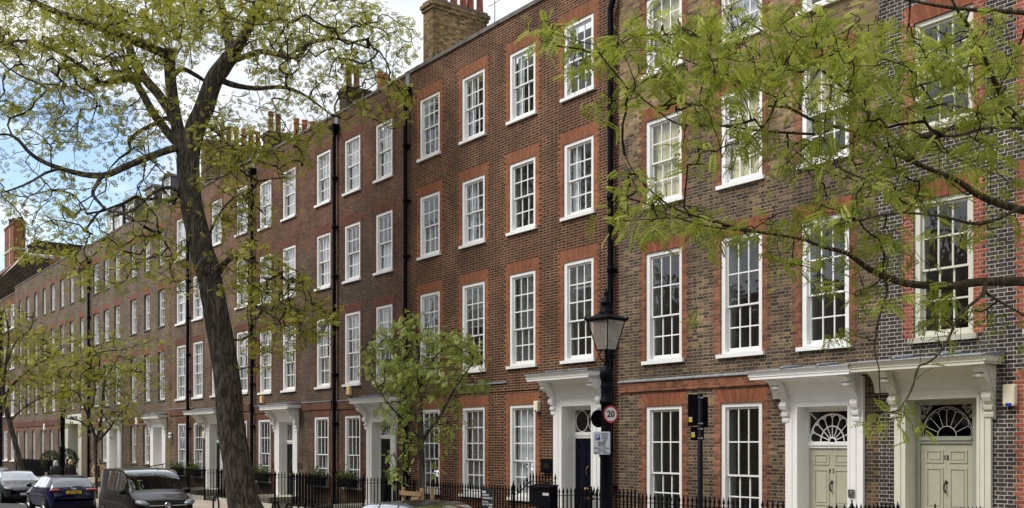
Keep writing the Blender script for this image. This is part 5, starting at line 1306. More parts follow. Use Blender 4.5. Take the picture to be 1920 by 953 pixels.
regL = [(70, 40, 130, 60, 1.7), (240, 25, 140, 50, 1.7), (420, 20, 130, 50, 1.5), (590, 25, 120, 50, 1.5), (690, 70, 90, 60, .95), (120, 120, 150, 55, 1.6), (300, 60, 120, 70, 1.3), (560, 110, 110, 50, .7), (490, 60, 100, 70, 1.0),
        (110, 190, 140, 40, .7), (60, 235, 90, 50, .55), (200, 240, 110, 60, .5), (300, 180, 70, 60, .5), (560, 170, 90, 40, .5), (690, 165, 70, 50, .75), (745, 215, 35, 35, 1.0), (650, 215, 70, 40, .35), (470, 220, 90, 50, .4), (400, 240, 40, 60, .5),
        (60, 310, 90, 60, .4), (60, 380, 70, 50, .38), (200, 360, 110, 60, .4), (150, 430, 120, 40, .55), (280, 300, 60, 50, .4), (270, 470, 90, 40, .75), (180, 500, 110, 40, .6), (290, 400, 60, 50, .6), (90, 470, 70, 40, .4), (330, 530, 60, 30, .6),
        (435, 280, 60, 50, 1.1), (500, 275, 75, 30, 1.0), (420, 350, 60, 60, .95), (470, 390, 40, 60, .75), (545, 305, 55, 35, .9), (580, 255, 55, 25, .6), (440, 450, 50, 50, .6),
        (510, 520, 70, 40, 1.0), (470, 510, 50, 50, .8), (550, 570, 65, 45, 1.15), (520, 630, 60, 45, 1.1), (590, 595, 40, 50, 1.0), (490, 690, 40, 15, .5), (440, 560, 40, 40, .6)]
pxs = ellip(TL.g, regL, .0046)
attL = [np.array(P3(x, y, ZL+TL.g.normal(0, 1.9) - (1.2 if y > 440 else 0))) for x, y in pxs]
TL.grow(attL, .6, .11, -.03)
def knot(T, px, y, dz, r):
    c = P3(px, y, T.Z+dz); n = (Vector((0, -DIST, EYE))-c).normalized(); a = n.cross(Vector((0, 0, 1))).normalized(); b_ = a.cross(n)
    m = MB()
    prof = ((r*1.25, -.10), (r*1.05, .02), (r*.78, .06), (r*.52, .035), (r*.3, .005), (r*.1, .01)); N = 16; vs = []
    for rr, h in prof:
        for j in range(N):
            th = 2*math.pi*j/N; w = 1+.12*math.sin(2*th+1)+.08*math.sin(5*th); vs.append(c+a*rr*w*math.cos(th)+b_*rr*1.25*w*math.sin(th)+n*h)
    m.raw(vs, [(k*N+j, k*N+(j+1) % N, (k+1)*N+(j+1) % N, (k+1)*N+j) for k in range(len(prof)-1) for j in range(N)]+[tuple(range((len(prof)-1)*N, len(prof)*N))], True)
    m.build('knot', M['bark'], T.root)
knot(TL, 392, 500, -.38, .24); knot(TL, 424, 735, -.36, .16)
TL.meshes(M['bark'], M['twig'], .0075, .44)
leaves(TL, attL, M['leafL'], 7.6, .19, .185, 'frond5', .35, drop=.04)

# near tree at the right, trunk outside the picture
ZR = 10.6; bR = P3(2300, 831, ZR+.3); bR.z = PAVE
TR = Tree('street_tree', 'near tree reaching in from the right with bright green feathery leaves', 'tree', bR, 'street trees in young leaf', ZR, 9)
TR.limb([(2310, 1290, 92), (2300, 1000, 74), (2285, 760, 66), (2262, 560, 60), (2240, 380, 56), (2220, 200, 46), (2200, 20, 40), (2180, -180, 28), (2150, -380, 14)], .3, .3)
TR.limb([(2262, 565, 34), (2160, 540, 26), (2040, 528, 21), (1920, 528, 18), (1835, 529, 16), (1787, 536, 15), (1709, 533, 14), (1662, 520, 13), (1624, 501, 11), (1589, 476, 9), (1540, 462, 7), (1501, 448, 6), (1434, 437, 5), (1371, 430, 4), (1308, 420, 3), (1224, 392, 2)], .3, -.7)
TR.limb([(2245, 420, 34), (2120, 425, 26), (2010, 410, 20), (1920, 395, 16), (1843, 370, 14), (1793, 338, 11), (1745, 318, 9), (1700, 299, 8), (1650, 275, 7), (1611, 252, 7), (1560, 236, 6), (1520, 224, 6), (1480, 203, 5), (1440, 199, 4)], .3, .5)
TR.limb([(1720, 305, 7), (1680, 265, 7), (1631, 217, 6), (1576, 161, 6), (1526, 121, 5), (1465, 81, 4), (1400, 40, 3)], .3, 1.0)
TR.limb([(2235, 330, 30), (2100, 290, 22), (2000, 255, 17), (1920, 227, 13), (1888, 201, 11), (1872, 168, 10), (1858, 136, 9), (1838, 91, 8), (1813, 45, 7), (1790, 10, 5), (1770, -40, 3)], .2, -.6)
TR.limb([(2210, 120, 26), (2080, 50, 18), (1990, 32, 13), (1908, 23, 10), (1818, 18, 8), (1742, 8, 6), (1660, -10, 4)], .2, .2)
TR.limb([(1560, 238, 5), (1539, 251, 5), (1476, 249, 5), (1413, 244, 4), (1350, 236, 4), (1287, 235, 3), (1255, 225, 3), (1224, 200, 2)], .4, .1)
TR.limb([(1484, 204, 4), (1440, 175, 4), (1380, 150, 4), (1300, 118, 3), (1227, 93, 3), (1160, 88, 3), (1101, 81, 2), (1040, 62, 2)], .5, .9)
TR.limb([(1460, 440, 4), (1380, 426, 4), (1274, 395, 4), (1230, 366, 3), (1209, 347, 3), (1188, 322, 2), (1171, 290, 2)], -.3, -.6)
TR.limb([(1846, 530, 8), (1844, 550, 7), (1820, 572, 6), (1797, 592, 5), (1781, 630, 5), (1762, 662, 4), (1740, 680, 4), (1721, 690, 4), (1709, 732, 3), (1684, 770, 2)], -.1, -.9)
TR.limb([(1844, 545, 6), (1865, 560, 5), (1900, 580, 4), (1935, 600, 3)], -.1, .2)
TR.limb([(1656, 520, 6), (1664, 545, 5), (1650, 590, 4), (1640, 650, 3), (1648, 690, 2)], -.1, -.5)
TR.limb([(1888, 212, 6), (1850, 215, 5), (1800, 200, 4), (1740, 195, 3)], -.3, .5)
TR.limb([(1500, 205, 5), (1502, 180, 4), (1535, 130, 4), (1545, 70, 3), (1552, 10, 2)], .4, .8)
TR.limb([(1920, 240, 8), (1850, 240, 6), (1790, 255, 5), (1730, 255, 3)], -.2, -.7)
TR.limb([(1910, 392, 7), (1840, 420, 6), (1760, 405, 5), (1680, 400, 4), (1600, 415, 3)], .0, -1.0)
regR = [(1030, 58, 55, 25, 1.1), (1090, 105, 55, 35, .9), (1180, 95, 60, 40, .6), (1240, 40, 60, 40, .5), (1290, 100, 80, 60, 1.2), (1370, 50, 90, 50, 1.2), (1400, 120, 80, 50, 1.0), (1480, 40, 80, 40, 1.0), (1560, 60, 80, 50, 1.0), (1150, 190, 45, 20, .7), (1230, 160, 50, 45, .9),
        (1320, 185, 70, 35, 1.0), (1390, 235, 60, 35, .9), (1290, 270, 30, 40, .8), (1370, 290, 40, 30, .6), (1470, 150, 60, 50, .9), (1540, 130, 90, 60, 1.1), (1650, 90, 90, 60, 1.0), (1730, 150, 80, 60, .9), (1620, 200, 80, 50, 1.0), (1480, 290, 70, 40, .7), (1560, 290, 70, 40, .9), (1690, 240, 80, 50, .9),
        (1790, 90, 70, 60, .8), (1870, 80, 60, 70, .8), (1830, 190, 70, 50, .8), (1900, 180, 40, 60, .8), (1800, 270, 60, 40, .8), (1660, 330, 70, 40, .9), (1750, 360, 60, 40, .8), (1860, 320, 60, 50, .7), (1580, 370, 70, 40, .7),
        (1180, 340, 35, 35, 1.0), (1200, 400, 60, 35, 1.3), (1280, 415, 70, 35, 1.2), (1360, 435, 60, 25, 1.0), (1450, 410, 50, 25, .8), (1520, 420, 50, 40, .9), (1620, 430, 60, 40, .9), (1690, 470, 50, 40, .6), (1800, 420, 60, 30, .5), (1490, 480, 60, 25, .8), (1560, 510, 50, 30, .7),
        (1640, 560, 50, 40, .5), (1600, 620, 40, 15, .5), (1720, 570, 60, 40, .5), (1780, 560, 50, 30, .5), (1770, 620, 60, 25, .5), (1860, 590, 40, 30, .5), (1905, 640, 20, 20, .4), (1640, 790, 25, 20, 1.1), (1690, 765, 20, 25, .9), (1700, 805, 14, 14, .6), (1745, 700, 14, 14, .8), (1315, 590, 10, 10, .3), (1740, 490, 20, 20, .4), (1890, 440, 30, 40, .5),
        (2050, 150, 120, 130, .4), (2100, 400, 130, 120, .3), (2200, -60, 200, 120, .2)]
pxs = ellip(TR.g, regR, .0031)
attR = [np.array(P3(x, y, ZR+TR.g.normal(0, .75))) for x, y in pxs]
TR.grow(attR, .22, .08, -.04)
TR.meshes(M['barkR'], M['twig'], .0030, .42)
leaves(TR, attR, M['leafR'], 3.5, .085, .17, 'frond', .45, drop=.03)

# small staked tree
ZS = F*(DIST-5.2)/(CA*(790-VX)); bS = on(790, 5.2); bS.z = PAVE
TS = Tree('young_tree', 'small young tree with fresh bright leaves held in a timber stake frame', 'tree', bS, None, ZS, 5)
TS.limb([(791, 1000, 17), (790, 950, 15), (790, 900, 14), (789, 840, 13), (788, 790, 11), (786, 730, 9), (784, 670, 7), (781, 620, 5), (777, 585, 3)])
TS.limb([(788, 835, 8), (805, 806, 7), (824, 782, 6), (842, 748, 5), (862, 715, 4), (880, 690, 3)], 0, -.6)
TS.limb([(788, 800, 7), (772, 768, 6), (758, 735, 5), (746, 700, 4), (735, 655, 3)], 0, .5)
TS.limb([(786, 740, 5), (800, 700, 4), (820, 665, 3), (850, 645, 2)], 0, .5)
TS.limb([(785, 690, 4), (768, 655, 3), (745, 632, 2)], 0, -.5)
TS.limb([(789, 880, 4), (768, 886, 3), (748, 870, 3), (738, 850, 2)], 0, -.3); TS.limb([(788, 825, 5), (765, 795, 4), (730, 760, 3), (705, 720, 2)], 0, -.5)
regS = [(772, 598, 16, 20, 1.2), (745, 628, 42, 22, 1.3), (805, 628, 26, 26, 1.2), (855, 640, 36, 26, 1.9), (694, 655, 14, 20, 1.2), (692, 684, 12, 10, 1.), (884, 662, 22, 15, 1.8), (835, 672, 40, 34, 1.1), (765, 672, 40, 30, .8), (722, 690, 28, 22, 1.1), (745, 705, 40, 30, 1.2), (800, 710, 50, 34, .8), (862, 715, 48, 13, 1.2), (905, 721, 14, 6, .8), (760, 755, 36, 24, 1.), (735, 775, 20, 26, .9), (845, 755, 22, 16, .8),
        (800, 800, 60, 24, .5), (855, 790, 26, 14, .5), (760, 840, 26, 22, .5), (735, 865, 20, 24, .5), (835, 835, 30, 16, .4), (745, 895, 14, 8, .6), (810, 870, 14, 14, .4)]
pxs = ellip(TS.g, regS, .013); attS = [np.array(P3(x, y, ZS+TS.g.normal(0, .55))) for x, y in pxs]
TS.grow(attS, .3, .1); TS.meshes(M['bark'], M['twig'], .0032, .45); leaves(TS, attS, M['leafS'], 3.1, .10, .15, 'frond5', .75, drop=.05)
sk = thing('tree_guard', 'pale timber stake frame around the small young tree', 'tree guard', (bS.x, bS.y, PAVE))
def stakes(sk, b, zt, w=.42):
    for k, (sx, sy) in enumerate(((-1, -.7), (1, -.7), (0, .9))):
        m = MB(); m.lathe((b.x+sx*w, b.y+sy*w*.8, 0), [(.05, PAVE-.1), (.05, zt), (.045, zt+.02)], 8); m.build('stake', M['wood'], sk)
    m = MB(); m.box(b.x-w-.06, b.x+w+.06, b.y-.56*w-.085, b.y-.56*w-.05, zt-.16, zt-.06); m.build('cross_rail', M['wood'], sk)
    m = MB(); m.prism([(b.x+w*.9, zt-.25), (b.x+w, zt-.17), (b.x+.08, zt+.12-.3), (b.x+.02, zt+.02-.3)], b.y-.75*w, b.y-.69*w, 'y'); m.build('cross_rail', M['wood'], sk)
stakes(sk, bS, wz(790, 916, 5.2))

# two thin street trees far along the pavement
def far_tree(label, px, limbs, regs, seed, dens=.008):
    Z = F*(DIST-5.1)/(CA*(px-VX)); b = on(px, 5.1); b.z = PAVE
    T = Tree('street_tree', label, 'tree', b, 'street trees in young leaf', Z, seed)
    for l in limbs: T.limb(l, 0, T.g.uniform(-1.2, 1.2) if l is not limbs[0] else 0)
    pxs = ellip(T.g, regs, dens); att = [np.array(P3(x, y, Z+T.g.normal(0, 1.3))) for x, y in pxs]
    T.grow(att, .6, .1); T.meshes(M['bark'], M['twig'], .009, .42); leaves(T, att, M['leafL'], 6, .28, .25, 'frond5', .3); return T
far_tree('thin street tree with airy yellow-green leaves behind the navy hatchback', 182, [[(181, 935, 6), (180.5, 900, 5.4), (180, 860, 5), (180, 826, 5), (172, 800, 4), (162, 772, 4), (150, 745, 3)], [(180, 828, 6), (188, 800, 5), (192, 760, 4), (196, 715, 3), (212, 688, 2), (230, 655, 1.5)], [(180, 830, 5), (202, 808, 4), (218, 785, 3), (240, 760, 2)], [(176, 812, 4), (150, 790, 3), (125, 785, 2)], [(165, 780, 3), (178, 740, 2.5), (176, 690, 2)]],
         [(150, 705, 60, 40, .8), (210, 690, 60, 40, .7), (190, 640, 60, 30, .5), (130, 750, 50, 30, .9), (170, 780, 50, 25, .5), (225, 760, 40, 30, .7), (260, 720, 50, 30, .45), (220, 800, 30, 16, .5), (290, 660, 40, 30, .3), (120, 680, 40, 40, .6)], 21)
far_tree('street tree with a crooked leaning trunk at the far left edge', 42, [[(44, 912, 13), (40, 885, 12), (33, 850, 10), (24, 815, 9), (12, 770, 9), (6, 735, 8), (8, 700, 7), (14, 660, 5), (16, 620, 4), (8, 580, 2.5)], [(8, 745, 6), (30, 715, 5), (60, 690, 4), (90, 672, 3), (120, 650, 2)], [(14, 680, 4), (30, 640, 3), (58, 615, 2.5), (62, 585, 2)], [(18, 790, 4), (45, 765, 3), (80, 745, 2.5), (110, 740, 2)]],
         [(20, 600, 40, 30, .7), (40, 650, 60, 35, .8), (90, 660, 50, 35, .8), (40, 710, 55, 30, 1.), (95, 715, 45, 25, 1.), (20, 760, 30, 25, .7), (110, 620, 40, 25, .5), (70, 610, 40, 25, .5), (-20, 650, 40, 60, .6), (75, 755, 40, 20, .7)], 23)
# ---------------------------------------------------------------- parked vehicles and people
def interp(tab, x):
    xs = [p[0] for p in tab]
    if x <= xs[0]: return tab[0][1]
    for (a, va), (b, vb) in zip(tab[:-1], tab[1:]):
        if x <= b:
            t = (x-a)/(b-a); return va+(vb-va)*t
    return tab[-1][1]
def smooth_tab(tab, n=90, L=4.):
    xs = np.linspace(0, L, n); v = np.array([interp(tab, x) for x in xs]); k = np.array([1, 2, 3, 2, 1.])/9
    vp = np.pad(v, 2, mode='edge'); v2 = np.convolve(vp, k, 'valid'); return list(zip(xs, v2))
def car(name, label, S, paint, loc, rz):
    """x: 0 = nose ... L = tail in the tables; built nose towards +x, centred"""
    t = thing(name, label, S.get('cat', 'car'), loc, 'vehicles parked along the kerb', local=True, rz=rz)
    L, W = S['L'], S['W']; top, belt, plan = smooth_tab(S['top'], L=L), smooth_tab(S['belt'], L=L), smooth_tab(S['plan'], L=L)
    cuts = sorted(set([0, .03, .08, .16] + [L-.03, L-.08, L-.16, L] + list(np.arange(.25, L-.2, .13)) + [v for r in S['side'] for v in r] + list(S['ws']) + list(S['rear'])))
    xs = [c for i, c in enumerate(cuts) if i == 0 or c-cuts[i-1] > .004]
    zb = S.get('zb', .20); wrf = S.get('wr', .74); rings = []
    for x in xs:
        w = interp(plan, x)*W/2; zt, zl = interp(top, x), interp(belt, x); zl = min(zl, zt-.015); g = min(1., max(0., (zt-zl-.08)/.30)); wr = W/2*wrf*min(1, interp(plan, x)*1.02); wl = w*.962
        edge = min(1, min(x, L-x)/.10); zbb = zb+(1-edge)*.12; rise = zt-zl
        low = [(0, zbb), (w*.80, zbb), (w*.955, zbb+.10), (w*.99, zbb+.26), (w, (zbb+zl)*.52), (w*.985, zl-.10), (wl, zl)]
        wide = lambda f: wl+(wr-wl)*f
        gh = [(wide(.10), zl+rise*.07), (wide(.86), zl+rise*.86), (wide(1.0), zl+rise*.945), (wr*.90, zt-.018), (wr*.55, zt-.003), (0, zt+.008)]
        hd = [(wl*.985, zl+rise*.25), (wl*.955, zl+rise*.55), (wl*.90, zl+rise*.78), (wl*.78, zl+rise*.92), (wl*.45, zt), (0, zt+.012)]
        rings.append(low + [(a[0]*(1-g)+b[0]*g, a[1]*(1-g)+b[1]*g) for a, b in zip(hd, gh)])
    nr = len(rings[0]); body, gl = MB(), {}
    def X(x): return L/2-x
    P = [[(X(x), sgn*y, z) for (y, z) in r] for x, r in zip(xs, rings) for sgn in (1,)]
    for i in range(len(xs)-1):
        xm = (xs[i]+xs[i+1])/2
        for sgn in (1, -1):
            for j in range(nr-1):
                q = [(X(xs[i]), sgn*rings[i][j][0], rings[i][j][1]), (X(xs[i+1]), sgn*rings[i+1][j][0], rings[i+1][j][1]), (X(xs[i+1]), sgn*rings[i+1][j+1][0], rings[i+1][j+1][1]), (X(xs[i]), sgn*rings[i][j+1][0], rings[i][j+1][1])]
                if sgn < 0: q = q[::-1]
                key = None
                if j == 7 and any(a < xm < b for a, b in S['side']): key = 'side_glass' + ('a' if sgn > 0 else 'b')
                elif j >= 9 and S['ws'][0] < xm < S['ws'][1]: key = 'windscreen'
                elif j >= 9 and S['rear'][0] < xm < S['rear'][1]: key = 'rear_window'
                m = gl.setdefault(key, MB()) if key else body
                m.smooth = True
                m.m = 1 if (key is None and (j <= 1 or (j == 2 and S.get('cladding')))) else 0
                m.face(q)
    for i in (0, -1):
        r = rings[i]; q = [(X(xs[i]), y, z) for y, z in r] + [(X(xs[i]), -y, z) for y, z in r[-2:0:-1]]
        body.m = 0; body.smooth = False; body.face(q if i else q[::-1])
    # weld so smooth shading works
    def weld(m, nm, mats):
        o = m.build(nm, mats, t); b = bmesh.new(); b.from_mesh(o.data); bmesh.ops.remove_doubles(b, verts=b.verts, dist=.0008); bmesh.ops.recalc_face_normals(b, faces=b.faces)
        for e in b.edges:
            if len(e.link_faces) == 2 and e.calc_face_angle(0) > math.radians(32): e.smooth = False
        b.to_mesh(o.data); b.free(); return o
    bo = weld(body, 'body', [M[paint], M['trim']])
    for key, m in gl.items(): weld(m, 'side_window' if key.startswith('side') else key, M['carglass'])
    def surf(x, side, z):          # half width of the body at x and height z
        i = min(range(len(xs)), key=lambda k: abs(xs[k]-x)); r = rings[i]
        for (a, za), (b, zb_) in zip(r[:-1], r[1:]):
            if za <= z <= zb_: return a+(b-a)*(z-za)/max(1e-6, zb_-za)
        return r[4][0]
    # wheels in dark arches
    wr_, wd = S['wheel'], S.get('tw', .20)
    for x in S['axles']:
        for sgn in (1, -1):
            y = sgn*(interp(plan, x)*W/2-.105)
            a = MB(); a.lathe((X(x), y, wr_), [(wr_+.065, -.10), (wr_+.07, .112), (wr_+.055, .116), (wr_*.8, .118), (wr_*.8, -.10)], 28, 'y', smooth=False) if sgn > 0 else a.lathe((X(x), y, wr_), [(wr_+.065, .10), (wr_+.07, -.112), (wr_+.055, -.116), (wr_*.8, -.118), (wr_*.8, .10)], 28, 'y', smooth=False)
            a.v = [(vx, vy, max(vz, zb-.02)) for vx, vy, vz in a.v]
            a.build('wheel_arch', M['trim'], t)
            k = MB(); s2 = sgn
            k.lathe((X(x), y, wr_), [(wr_*.66, s2*.124), (wr_*.93, s2*.128), (wr_, s2*.10), (wr_, -s2*.09), (wr_*.6, -s2*.10)], 28, 'y'); wh = k.build('wheel', M['tyre'], t)
            k = MB(); k.lathe((X(x), y, wr_), [(wr_*.66, s2*.1235), (wr_*.60, s2*.10), (wr_*.2, s2*.115), (.03, s2*.127), (.005, s2*.128)], 20, 'y')
            for q in range(5):
                an = 2*math.pi*q/5; c_, s_2 = math.cos(an), math.sin(an)
                k.tube([(X(x)+c_*.03, y+s2*.122, wr_+s_2*.03), (X(x)+c_*wr_*.62, y+s2*.118, wr_+s_2*wr_*.62)], [.03, .022], 6)
            k.build('rim', M['alloy'], wh)
    # mirrors
    mx, mz = S['mirror']
    for sgn in (1, -1):
        k = MB(); w0 = surf(mx, 0, mz-.03)
        k.lathe((X(mx)+.02, sgn*(w0+.12), mz+.05), [(.02, -.09), (.085, -.07), (.10, 0), (.085, .07), (.02, .10)], 12, 'y', 1., .9); k.tube([(X(mx), sgn*(w0-.03), mz-.02), (X(mx), sgn*(w0+.1), mz+.02)], .025, 6)
        k.build('door_mirror', M['trim'] if S.get('black_mirrors') else M[paint], t)
    S['extra'](t, X, surf, S, interp(top, .0), lambda x: interp(plan, x)*W/2)
    return t
def lens(t, nm, mat, p, s, rot=(0, 0, 0)):
    m = MB(); m.lathe((0, 0, 0), [(.02, -1), (.5, -.86), (.87, -.5), (1., 0), (.87, .5), (.5, .86), (.02, 1)], 14)
    R = Euler(rot).to_matrix(); m.v = [tuple(R @ Vector((v[0]*s[0], v[1]*s[1], v[2]*s[2])) + Vector(p)) for v in m.v]
    return m.build(nm, mat, t)
def lbox(t, nm, mat, x0, x1, y0, y1, z0, z1):
    m = MB(); m.box(x0, x1, y0, y1, z0, z1); return m.build(nm, mat, t)
# --- compact black van, facing us
def van_extra(t, X, surf, S, z0, wd):
    for sg in (1, -1):
        lens(t, 'headlight', M['lampclear'], (X(.19), sg*.70, .85), (.25, .17, .085), (0, .22, -sg*.6))
        lens(t, 'fog_light', M['lampclear'], (X(.06), sg*.66, .46), (.05, .08, .06))
        for x in (1.75, 2.75): lbox(t, 'door_handle', M['trim'], X(x)-.10, X(x)+.10, sg*(surf(x, 0, .98))-.004, sg*(surf(x, 0, .98))+sg*.02, .96, .99)
        lbox(t, 'side_moulding', M['trim'], X(3.0), X(1.25), sg*(surf(2., 0, .55)-.004), sg*(surf(2., 0, .55)+.015), .50, .60)
    lbox(t, 'grille', M['trim'], X(.02), X(-.012), -.56, .56, .56, .74); lbox(t, 'bumper_intake', M['trim'], X(.02), X(-.014), -.62, .62, .30, .50)
    lbox(t, 'grille_bar', M['chrome'], X(.0), X(-.022), .13, .56, .770, .786); lbox(t, 'grille_bar', M['chrome'], X(.0), X(-.022), -.56, -.13, .770, .786)
    m = MB(); m.lathe((X(-.004), 0, .78), [(.095, -.03), (.095, .018), (.078, .024), (.078, .014), (.02, .014)], 22, 'x'); b = m.build('badge', M['chrome'], t)
    m = MB(); m.tube([(X(-.024), -.05, .80), (X(-.026), .0, .785), (X(-.024), .02, .75), (X(-.024), .06, .77)], .010, 5); m.build('emblem', M['trim'], b)
    lbox(t, 'number_plate', M['sign_white'], X(0), X(-.026), -.26, .26, .46, .57)
    m = MB(); m.tube([(X(1.42), .15, 1.78), (X(1.62), .15, 2.05)], [.008, .003], 5); m.build('aerial', M['trim'], t)
    for y in (.25, -.3): m = MB(); m.tube([(X(.98), y, 1.115), (X(1.05), y-.55, 1.16)], .010, 5); m.build('wiper', M['trim'], t)
VAN = dict(cat='van', L=4.40, W=1.85, zb=.22, wr=.86, wheel=.325, axles=(.86, 3.62), mirror=(1.20, 1.12), black_mirrors=True, cladding=True,
    top=[(0, .70), (.05, .84), (.12, .93), (.35, 1.00), (.75, 1.12), (.98, 1.17), (1.25, 1.44), (1.50, 1.69), (1.66, 1.80), (1.9, 1.84), (2.6, 1.86), (3.6, 1.85), (4.15, 1.83), (4.30, 1.76), (4.36, 1.3), (4.40, .8)],
    belt=[(0, .66), (.1, .80), (.5, .94), (1.0, 1.05), (2.0, 1.10), (4.40, 1.12)], plan=[(0, .66), (.06, .80), (.16, .90), (.45, .97), (1.0, 1.), (3.6, 1.), (4.2, .97), (4.40, .92)],
    side=[(1.42, 2.34), (2.46, 3.30)], ws=(1.03, 1.72), rear=(4.27, 4.35), extra=van_extra)
def at_px(px, p, z=0.): v = on(px, p); v.z = z; return v
vf = at_px(315, 7.75); car('parked_van', 'dark compact van facing the viewer with trees mirrored in its windscreen', VAN, 'van', (vf.x-2.2, vf.y, 0), 0)
# --- navy hatchback, tail to us
def hatch_extra(t, X, surf, S, z0, wd):
    L = S['L']
    for sg in (1, -1):
        lens(t, 'tail_light', M['lampred'], (X(L-.085), sg*.64, .905), (.085, .235, .06), (0, -.1, sg*.30))
        lens(t, 'headlight', M['lampclear'], (X(.25), sg*.68, .66), (.24, .18, .09), (0, .2, -sg*.5))
        for x in (1.9,): lbox(t, 'door_handle', M[S['paint']], X(x)-.10, X(x)+.10, sg*(surf(x, 0, .86)-.004), sg*(surf(x, 0, .86)+.018), .85, .875)
    pl = lbox(t, 'number_plate', M['plate_y'], X(L+.012), X(L-.05), -.26, .26, .765, .875)
    text_mesh('LC14 EJV', .098, M['ink'], pl, (X(L+.0135), 0, .82), (0, 1, 0), (0, 0, 1), .001) if False else text_mesh('LC14 EJV', .098, M['ink'], pl, (X(L+.0135), 0, .82), (0, -1, 0), (0, 0, 1), .001)
    lbox(t, 'boot_recess', M[S['paint']], X(L+.004), X(L-.05), -.36, .36, .72, .755)
    for k in range(4):
        m = MB(); yy = -.075+.05*k; m.tube([(X(L+.004), yy+.032*math.cos(a_*.524), .955+.032*math.sin(a_*.524)) for a_ in range(13)], .005, 5); m.build('badge_ring', M['chrome'], t)
    lbox(t, 'bumper_valance', M['trim'], X(L+.006), X(L-.06), -.66, .66, .24, .36)
    m = MB(); m.tube([(X(L-.02), -.7, .60), (X(L+.008), -.3, .59), (X(L+.008), .3, .59), (X(L-.02), .7, .60)], .012, 6); m.build('bumper_crease', M[S['paint']], t)
    m = MB(); m.tube([(X(L-.13), .02, 1.03), (X(L-.15), -.36, 1.05)], .014, 5); m.build('wiper', M['trim'], t)
    m = MB(); m.prism([(X(L-1.1), 1.43), (X(L-1.0), 1.49), (X(L-.96), 1.48), (X(L-.98), 1.43)], -.02, .02, 'y'); m.build('aerial', M[S['paint']], t)
HATCH = dict(paint='blue', L=4.24, W=1.79, zb=.19, wr=.70, wheel=.32, axles=(.86, 3.44), mirror=(1.38, .98),
    top=[(0, .52), (.06, .66), (.2, .74), (.6, .86), (1.15, .97), (1.5, 1.18), (1.85, 1.36), (2.2, 1.42), (2.9, 1.425), (3.5, 1.38), (3.72, 1.33), (3.95, 1.13), (4.10, .98), (4.19, .92), (4.22, .75), (4.24, .60)],
    belt=[(0, .50), (.1, .62), (.6, .80), (1.2, .91), (2.5, .96), (3.7, .985), (4.1, .95), (4.24, .58)], plan=[(0, .66), (.08, .80), (.2, .90), (.5, .97), (1.2, 1.), (3.2, 1.), (3.8, .97), (4.08, .90), (4.18, .84), (4.24, .76)],
    side=[(1.62, 2.38), (2.46, 3.12), (3.18, 3.44)], ws=(1.18, 1.88), rear=(3.70, 4.07), extra=hatch_extra)
hf = at_px(139, 8.15); car('parked_car', 'navy blue hatchback seen from behind with a yellow number plate', HATCH, 'blue', (hf.x-2.12, hf.y, 0), math.pi)
# --- saloons and estates
def saloon_extra(t, X, surf, S, z0, wd):
    L = S['L']
    for sg in (1, -1):
        lens(t, 'headlight', M['lampclear'], (X(.22), sg*.70, .66), (.24, .17, .075), (0, .2, -sg*.55)); lens(t, 'tail_light', M['lampred'], (X(L-.12), sg*.70, .86), (.12, .16, .08))
        for x in (2.1, 3.0): lbox(t, 'door_handle', M[S['paint']], X(x)-.10, X(x)+.10, sg*(surf(x, 0, .84)-.004), sg*(surf(x, 0, .84)+.018), .83, .855)
    lbox(t, 'grille', M['trim'], X(.02), X(-.012), -.42, .42, .42, .58); lbox(t, 'number_plate', M['sign_white'], X(0), X(-.02), -.26, .26, .36, .46); lbox(t, 'bumper_intake', M['trim'], X(.02), X(-.01), -.6, .6, .24, .33)
SALOON = dict(paint='silver', L=4.7, W=1.84, zb=.19, wr=.68, wheel=.33, axles=(.88, 3.75), mirror=(1.55, .98),
    top=[(0, .50), (.06, .62), (.2, .71), (.7, .84), (1.25, .96), (1.6, 1.15), (2.0, 1.35), (2.35, 1.40), (2.9, 1.40), (3.4, 1.32), (3.9, 1.14), (4.2, 1.03), (4.5, 1.0), (4.64, .95), (4.7, .7)],
    belt=[(0, .48), (.1, .58), (.6, .78), (1.3, .90), (2.5, .94), (4.0, .97), (4.5, .93), (4.7, .62)], plan=[(0, .66), (.08, .80), (.2, .90), (.5, .97), (1.2, 1.), (3.5, 1.), (4.2, .96), (4.5, .90), (4.7, .78)],
    side=[(1.72, 2.55), (2.63, 3.3), (3.36, 3.7)], ws=(1.28, 2.03), rear=(3.45, 4.12), extra=saloon_extra)
sf = at_px(50, 8.0); car('parked_car', 'dark silver saloon facing the viewer, left of the navy hatchback', SALOON, 'silver', (sf.x-2.35, sf.y, 0), 0)
SAL2 = dict(SALOON, paint='grey'); sf2 = at_px(4, 7.4); car('parked_car', 'graphite car at the far left edge behind the silver saloon', SAL2, 'grey', (sf2.x-2.35, sf2.y, 0), 0)
ESTATE = dict(SALOON, paint='grey', L=4.6, top=[(0, .56), (.06, .70), (.2, .80), (.7, .92), (1.2, 1.02), (1.55, 1.22), (1.95, 1.43), (2.3, 1.50), (3.0, 1.50), (3.7, 1.45), (4.1, 1.36), (4.35, 1.12), (4.5, 1.0), (4.6, .7)],
    belt=[(0, .52), (.1, .66), (.6, .84), (1.3, .95), (2.5, 1.0), (4.0, 1.05), (4.4, .98), (4.6, .66)], side=[(1.66, 2.5), (2.58, 3.25), (3.32, 3.95)], rear=(4.10, 4.38))
ef = at_px(822, 7.05); car('parked_car', 'dark grey estate car at the bottom edge, only roof and side windows showing', ESTATE, 'grey', (ef.x-.15, ef.y, 0), 0)

